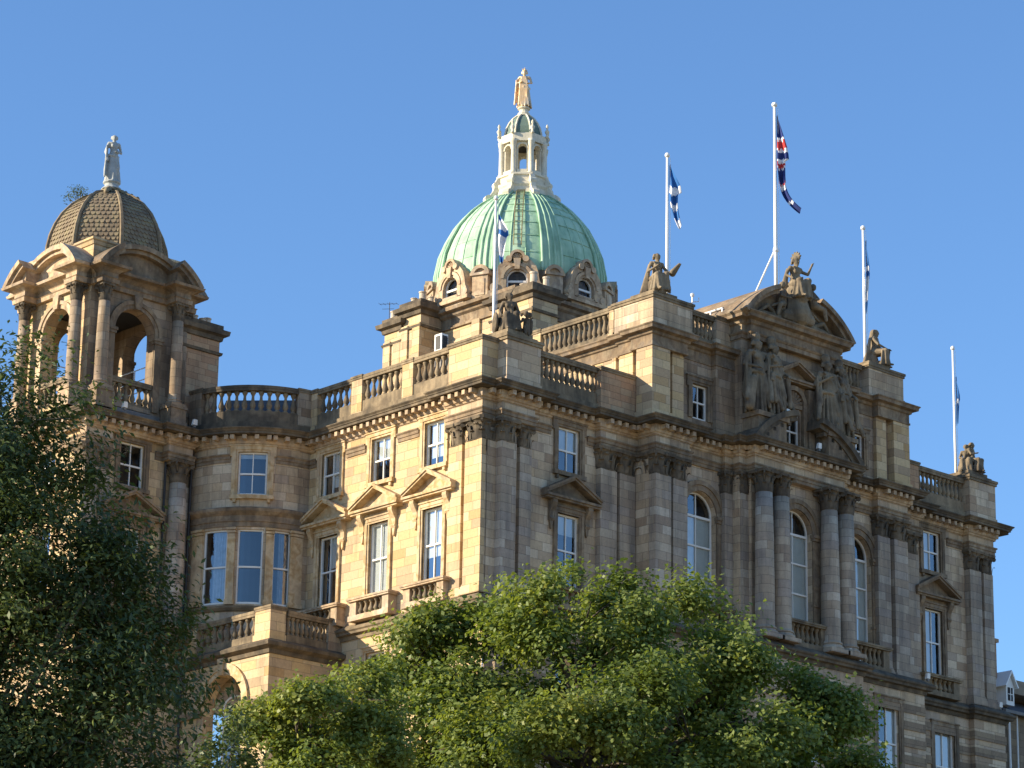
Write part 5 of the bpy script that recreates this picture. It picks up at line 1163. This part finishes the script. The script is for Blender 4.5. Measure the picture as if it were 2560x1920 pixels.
mb = MB(); mb.box(0.8, 1.2, 4.1, 4.6, 46.35, 47.2); mb.build('case', 'white', t)
mb = MB(); mb.box(0.85, 1.15, 4.08, 4.12, 46.45, 47.1); mb.box(0.78, 0.82, 4.2, 4.5, 46.45, 47.1); [mb.box(0.84, 1.16, 4.06, 4.085, 46.47+0.1*i, 46.5+0.1*i) for i in range(6)]; mb.build('grille', 'iron', t)
for x in (0.8, 1.1):
    for y in (4.1, 4.5): MB().box(x, x+0.06, y, y+0.06, 44.3, 46.35).build('leg', 'lead', t)
t = thing('weather_mast', (12.2, 0.3, 48.4), 'small white weather instrument on an arm beside the left attic figure', 'weather mast')
MB().tube([(12.2, 0.3, 48.4), (12.2, 0.3, 50.45), (13.3, 0.05, 50.75)], 0.035, 6).build('arm', 'pole', t)
mb = MB(); mb.tube([(13.3, 0.05, 50.75), (13.3, 0.05, 51.1)], 0.04, 6); mb.lathe((13.3, 0.05, 51.05), [(0.05, 0), (0.1, 0.06), (0.1, 0.16), (0.03, 0.2)], 10); mb.tube([(13.3, 0.05, 50.8), (13.6, -0.1, 50.85), (13.58, -0.1, 51.05)], 0.025, 6); mb.build('sensor', 'pole', t)
t = thing('aerial', (12.0, 21.25, 53.6), 'thin rooftop television aerial beside the buff chimney pots', 'aerial')
MB().tube([(12.0, 21.25, 53.6), (12.0, 21.25, 55.55)], 0.02, 6).build('mast', 'iron', t)
mb = MB(); mb.tube([(11.75, 21.75, 55.5), (12.2, 20.85, 55.42)], 0.014, 5)
for i in range(5): q = i/4; x, y = 11.75+0.45*q, 21.75-0.9*q; mb.tube([(x-0.16, y-0.07, 55.5-0.08*q), (x+0.16, y+0.07, 55.5-0.08*q)], 0.009, 4)
mb.tube([(11.8, 21.6, 55.2), (12.1, 21.0, 55.15)], 0.012, 5); mb.build('boom', 'iron', t)
# floodlights on the ledges
FL = [((-8.75, 15.55, 43.8), 'white floodlight on the tower ledge left of its balustrade'), ((-4.75, 15.45, 43.78), 'white floodlight at the foot of the right tower column'),
      ((20.75, -3.15, 34.0), 'white floodlight on the ledge below the paired round columns'), ((22.3, -2.3, 34.0), 'white floodlight just left of the lower right window balustrade'), ((27.5, -2.25, 34.0), 'white floodlight on the ledge where the pavilion meets the right wing'),
      ((35.4, -0.42, 34.0), 'white floodlight on the ledge at the right end'), ((16.6, -3.02, 45.05), 'white floodlight beside the left standing figures'), ((19.05, -2.85, 43.9), 'white floodlight in the gap of the lower broken pediment'), ((21.9, -2.6, 44.6), 'white floodlight right of the right standing figures')]
src = None
for p, lb in FL:
    if src is None:
        src = thing('floodlight', p, lb, 'floodlight', 'white floodlights on the ledges'); x, y, z = p
        mb = MB(); mb.hexa([(x-0.12, y-0.08, z+0.12), (x+0.12, y-0.08, z+0.12), (x+0.12, y+0.08, z+0.1), (x-0.12, y+0.08, z+0.1), (x-0.1, y-0.11, z+0.38), (x+0.1, y-0.11, z+0.38), (x+0.1, y+0.02, z+0.38), (x-0.1, y+0.02, z+0.38)]); mb.build('lamp_head', 'white', src)
        MB().box(x-0.06, x+0.06, y-0.06, y+0.06, z, z+0.12).build('bracket', 'lead', src)
    else:
        o = src.copy(); COL.objects.link(o); place(o, p, None); o['label'] = lb
        for ch in src.children: c = ch.copy(); COL.objects.link(c); c.parent = o

# ------------------------------------------------------------------ ground
F0 = Vector((math.cos(yaw), math.sin(yaw))); L0 = Vector((math.sin(yaw), -math.cos(yaw))); CAMP = Vector((-89.58, -99.65))
def ground(x, y):
    t = (Vector((x, y))-CAMP).dot(F0); q = min(1, max(0, (t-28)/100)); q = q*q*(3-2*q)
    return 19*q + 0.35*math.sin(x*0.21+1)*math.cos(y*0.17)*min(1, max(0, (t-12)/20))
mb = MB(); xs = sorted(set([-2500, -1200, -600, -350]+list(range(-220, 221, 10))+[350, 600, 1200, 2500])); n = len(xs)
mb.add([(x, y, ground(x, y)) for y in xs for x in xs], [(j*n+i, j*n+i+1, (j+1)*n+i+1, (j+1)*n+i) for j in range(n-1) for i in range(n-1)])
o = mb.build('ground', 'grass', None, smooth=True); o['kind'] = 'structure'; o['label'] = 'grassy slope rising to the building'

# ------------------------------------------------------------------ trees
NR = np.random.default_rng(11)
def leaves(name, parent, mat, C_, clump_tone, per, spread, size, aspect, out_from, droop=0.25, flat=0.75):
    """C_: clump centres; scatters leaf blades round each, facing outwards and up."""
    K = len(C_); idx = np.repeat(np.arange(K), per); n_ = len(idx)
    off = NR.normal(size=(n_, 3))*np.array([1, 1, flat])*spread[idx][:, None]
    p = C_[idx]+off
    out = p-out_from[idx]; out /= np.linalg.norm(out, axis=1)[:, None]+1e-6
    nrm = out*0.7+NR.normal(size=(n_, 3))*0.55+np.array([0, 0, 0.55]); nrm /= np.linalg.norm(nrm, axis=1)[:, None]
    d = NR.normal(size=(n_, 3))+out*0.5-np.array([0, 0, droop*2]); d -= nrm*(d*nrm).sum(1)[:, None]; d /= np.linalg.norm(d, axis=1)[:, None]
    s_ = np.cross(nrm, d); L = size*(0.65+0.7*NR.random(n_))[:, None]; Wd = L*aspect
    v = np.stack([p, p+d*L*0.5+s_*Wd*0.5+nrm*L*0.08, p+d*L, p+d*L*0.5-s_*Wd*0.5+nrm*L*0.08], 1).reshape(-1, 3)
    tone = np.clip(clump_tone[idx]+NR.normal(size=n_)*0.13, 0, 1)
    c = C_.mean(0); me = bpy.data.meshes.new(name)
    me.vertices.add(4*n_); me.vertices.foreach_set('co', (v-c).astype(np.float32).ravel())
    me.loops.add(4*n_); me.loops.foreach_set('vertex_index', np.arange(4*n_, dtype=np.int32))
    me.polygons.add(n_); me.polygons.foreach_set('loop_start', np.arange(0, 4*n_, 4, dtype=np.int32))
    a = me.attributes.new('tone', 'FLOAT', 'POINT'); a.data.foreach_set('value', np.repeat(tone, 4).astype(np.float32))
    me.materials.append(MT[mat]); me.update(calc_edges=True); me.validate()
    o = bpy.data.objects.new(name, me); COL.objects.link(o); place(o, c, parent); return o
def tree(name, base, lobes, n_cl, per, spread, size, aspect, mat, bark, label, group, trunk=(0.3, 0.1), fork=0.45, limbs=10, shell=(0.55, 1.0), tones=(0.15, 0.75), twigs=0, rough=0.0, droop=0.25, trunk_top=None, sub=0):
    x0, y0 = base; z0 = ground(x0, y0)-0.1; t = thing(name, (x0, y0, z0), label, 'tree', group)
    lb = [(Vector((x0, y0, 0))+Vector((L0.x*a+F0.x*b, L0.y*a+F0.y*b, z)), r_) for a, b, z, r_ in lobes]
    core = list(lb); sl = []
    for c, r_ in (lb if sub else []):
        for _ in range(int(4+r_*sub)):
            q = Vector(NR.normal(size=3)); q.normalize(); q.z = abs(q.z)*1.0-0.35; q.normalize()
            r2 = r_*(0.26+0.2*NR.random()); sl.append((c+q*(r_*(0.72+0.25*NR.random())), max(0.45, r2), float(NR.random())))
    src_ = sl + [(c, r_*(1.0 if not sub else 0.93), None) for c, r_ in lb]
    w_ = np.array([r_*r_*(0.2 if (sub and tn is None) else 1) for _, r_, tn in src_]); w_ /= w_.sum(); C_, O_, T_ = [], [], []
    while len(C_) < n_cl:
        k = NR.choice(len(src_), p=w_); c, r_, tn = src_[k]
        q = NR.normal(size=3); q /= np.linalg.norm(q); lo_ = 0.75 if (sub and tn is None) else shell[0]; rr = r_*(lo_+(shell[1]-lo_)*NR.random()**0.6)*(1+rough*NR.normal())
        p = np.array(c)+q*rr*np.array([1, 1, 0.62 if (sub and tn is not None) else 0.92])
        if any((Vector(p)-c2).length < r2*(0.62 if sub else shell[0]*0.9) for j, (c2, r2) in enumerate(core) if sub or j != k): continue
        C_.append(p); O_.append(np.array(c)-np.array([0, 0, r_*0.4])); T_.append(tones[0]+(tones[1]-tones[0])*(NR.random() if tn is None else 0.65*tn+0.35*NR.random()))
    C_, O_, T_ = np.array(C_), np.array(O_), np.array(T_)
    leaves('crown', t, mat, C_, T_, per, spread*(0.7+0.6*NR.random(n_cl)), size, aspect, O_, droop)
    top = Vector(trunk_top) if trunk_top else Vector((x0, y0, 0))+Vector((0, 0, max(c.z for c, _ in lb)))
    tm = Vector((x0, y0, z0)).lerp(top, fork)
    mb = MB(); n = 9; pts = [Vector((x0, y0, z0)).lerp(top, 0.92*i/n)+Vector((0.12*math.sin(i*1.3), 0.12*math.cos(i*1.7), 0))*(i > 0) for i in range(n+1)]
    mb.tube(pts, [trunk[0]*(1-0.85*i/n) for i in range(n+1)], 9); mb.build('trunk', bark, t, smooth=True)
    mb = MB()
    for i in range(limbs):
        c, r_ = lb[i % len(lb)]; s_ = pts[3+i % 5]; e = Vector(C_[NR.integers(n_cl)]) if i >= len(lb) else c
        m1 = s_.lerp(e, 0.4)+Vector((0, 0, 0.25*(e-s_).length*0.4)); m2 = s_.lerp(e, 0.75)+Vector((0, 0, 0.15*(e-s_).length*0.4))
        mb.tube([s_, m1, m2, e], [trunk[1]*1.1, trunk[1]*0.75, trunk[1]*0.5, trunk[1]*0.22], 7)
        for j in range(5):
            cc = Vector(C_[min(range(0, n_cl, 3), key=lambda q: (Vector(C_[q])-e).length+NR.random()*r_*1.6)]); m3 = m2.lerp(cc, 0.5)+Vector((0, 0, 0.12)); mb.tube([m2.lerp(m1, 0.3*j/5), m3, cc], [trunk[1]*0.42, trunk[1]*0.28, trunk[1]*0.08], 5)
    for i in range(twigs):
        c = Vector(C_[NR.integers(n_cl)]); k = min(lb, key=lambda q: (q[0]-c).length)[0]; mb.tube([k.lerp(c, 0.35), k.lerp(c, 0.7)+Vector(NR.normal(size=3)*0.12), c+Vector(NR.normal(size=3)*0.2)], [0.032, 0.02, 0.007], 4)
    mb.build('limbs', bark, t, smooth=True)
    return t
tree('lime_tree', (-25.6, -33.5), [(0, 0, 19.6, 4.4), (-0.6, -0.5, 22.4, 2.5), (-3.3, 0.3, 21.5, 2.7), (-5.0, 0, 21.6, 1.5), (2.4, 0, 21.2, 2.8), (4.8, 0.3, 20.3, 2.5), (6.5, 0.1, 19.9, 1.4), (7.3, -0.2, 20.0, 0.8), (6.6, -0.6, 17.6, 2.3), (-4.8, -0.6, 18.8, 2.7), (3.2, -2.2, 18.2, 3.4), (-0.4, -3.0, 18.2, 3.5), (-3.8, -2.4, 16.6, 3.2), (1.5, -1.5, 15.0, 4.2), (5.4, -1.2, 15.2, 3.0), (-1.8, 2.5, 17.5, 3.6), (3, 2.6, 17.5, 3.6)],
     1750, 160, 0.30, 0.155, 0.75, 'leaf', 'bark', 'broad bright green tree in front of the building, widest crown in view', 'trees on the slope', (0.42, 0.13), limbs=34, twigs=140, rough=0.08, sub=4.5, shell=(0.2, 1.0))
tree('lime_tree', (-36.9, -34.2), [(0, 0, 18.3, 1.55), (-0.9, 0, 17.5, 1.15), (1.1, 0.2, 18.9, 1.05), (0.3, -0.4, 16.6, 1.6), (-1.3, -0.2, 16.2, 1.1), (1.5, 0, 17.4, 1.0)],
     230, 130, 0.22, 0.135, 0.75, 'leaf', 'bark', 'smaller bright green tree below the porch balustrade, dark stem showing', 'trees on the slope', (0.13, 0.06), limbs=12, twigs=40, rough=0.08, tones=(0.3, 0.85), sub=5, shell=(0.2, 1.0))
tree('ash_tree', (-56.1, -47.2), [(0.3, 0, 19.6, 2.0), (-1.6, 0, 19.2, 2.4), (1.3, 0, 17.4, 2.0), (-0.5, -0.6, 16.6, 2.6), (2.5, -0.2, 16.0, 1.6), (3.4, 0, 14.9, 1.3), (1.0, -0.5, 14.4, 2.6), (-1.5, -0.8, 13.4, 3.2), (2.9, -0.4, 13.2, 1.8), (1.2, 0, 11.6, 2.6), (3.6, -0.2, 11.9, 1.5), (-2.0, -0.6, 11.0, 3.0), (0.6, 0.3, 13.2, 2.2)],
     850, 150, 0.34, 0.15, 0.42, 'leaf_dark', 'twig', 'tall dark green fine-leaved tree covering the left wing under the tower', 'trees on the slope', (0.26, 0.10), limbs=22, shell=(0.3, 1.0), twigs=90, rough=0.1, tones=(0.1, 0.7), droop=0.5)
tree('sapling', (-45.0, -41.3), [(0, 0, 16.2, 0.45), (-0.1, 0, 15.2, 0.7), (0.3, 0.1, 14.3, 0.95), (-0.6, 0, 14.1, 0.8), (0.9, 0, 13.6, 0.8)],
     60, 110, 0.24, 0.14, 0.45, 'leaf_dark', 'twig', 'slender young tree rising in front of the porch arch', 'trees on the slope', (0.06, 0.03), limbs=6, rough=0.1, tones=(0.3, 0.8))
C_ = np.array([[TC[0]-1.35+0.5*NR.normal()*0.5, TC[1]+0.75+0.25*NR.normal(), 55.35+0.6*NR.random()] for _ in range(9)])
t = thing('self_sown_shrub', (TC[0]-1.35, TC[1]+0.7, 55.0), 'small wild shrub sprouting high on the left of the scaly tower dome', 'shrub')
leaves('foliage', t, 'leaf_dark', C_, NR.random(9)*0.5+0.2, 45, np.full(9, 0.16), 0.12, 0.4, C_-np.array([0, 0, 0.5]))
mb = MB()
for c in C_: mb.tube([(TC[0]-1.35, TC[1]+0.7, 55.0), tuple((c+np.array([TC[0]-1.35, TC[1]+0.7, 55.0]))/2+0.05), tuple(c)], [0.03, 0.02, 0.008], 4)
mb.build('stem', 'twig', t)

# ------------------------------------------------------------------ neighbouring house at the right edge
t = thing('slate_roofed_house', (50, 12, 20), 'dark slate-roofed house with white-edged dormer, at far right behind the bank', 'house')
NF = Fr((0, 8), (1, 0), (0, -1))
mb = MB(); mb.fbox(NF, 46.2, 62, -9, 0, 20, 36.7); mb.build('wall', 'rust', t)
mb = MB(); mb.dpoly(NF, [(0.35, 36.6), (0.35, 36.72), (-4.5, 39.2), (-9.3, 36.6)], 46.0, 62); mb.build('roof', 'slate', t)
mb = MB(); mb.tube([NF.P(45.95, -4.5, 39.22), NF.P(62, -4.5, 39.22)], 0.14, 6); mb.build('ridge', 'pole', t)
mb = MB(); mb.fbox(NF, 46.45, 47.15, -2.4, 0.12, 37.1, 38.2); mb.fpoly(NF, [(46.45, 38.2), (47.15, 38.2), (46.8, 38.85)], -2.4, 0.12); d = mb.build('dormer', 'white', t)
mb = MB()
for s_ in (-1, 1): mb.fpoly(NF, [(46.8+s_*0.5, 38.1), (46.8, 38.95), (46.8, 39.08), (46.8+s_*0.58, 38.14)], -2.5, 0.3)
mb.build('bargeboard', 'pole', d)
MB().fbox(NF, 46.58, 47.02, 0.1, 0.135, 37.35, 38.1).build('pane', 'room', d); mb = MB(); mb.fbox(NF, 46.78, 46.82, 0.13, 0.16, 37.35, 38.1); mb.fbox(NF, 46.58, 47.02, 0.13, 0.158, 37.7, 37.74); mb.build('sash', 'white', d)
mb = MB(); mb.dpoly(NF, [(-1.0, 38.2), (-1.0, 39.0), (-4.0, 39.05), (-4.0, 38.2)], 47.6, 54); mb.build('tan_roof_block', 'leadroof', t)  # tan raised block on the slate roof
mb = MB(); mb.fbox(NF, 45.9, 62, 0.3, 0.5, 36.55, 36.72); mb.build('gutter', 'lead', t)
mb = MB(); mb.tube([NF.P(46.6, 0.15, 20), NF.P(46.6, 0.15, 36.6)], 0.07, 6); mb.tube([NF.P(47.3, 0.15, 20), NF.P(47.3, 0.15, 36.6)], 0.05, 6); mb.build('downpipe', 'pole', t)
for x in (47.3, 47.9): MB().lathe(NF.P(x, -4.5, 39.2), [(0.14, 0), (0.12, 0.35), (0.15, 0.38), (0.15, 0.45)], 8).build('chimney_pot', 'lead', t)
mb = MB(); mb.box(45.2, 46.6, 8.6, 10.5, 30, 40.75); mb.box(45.1, 46.72, 8.5, 10.6, 40.75, 40.95); mb.build('chimney', 'brown', t)
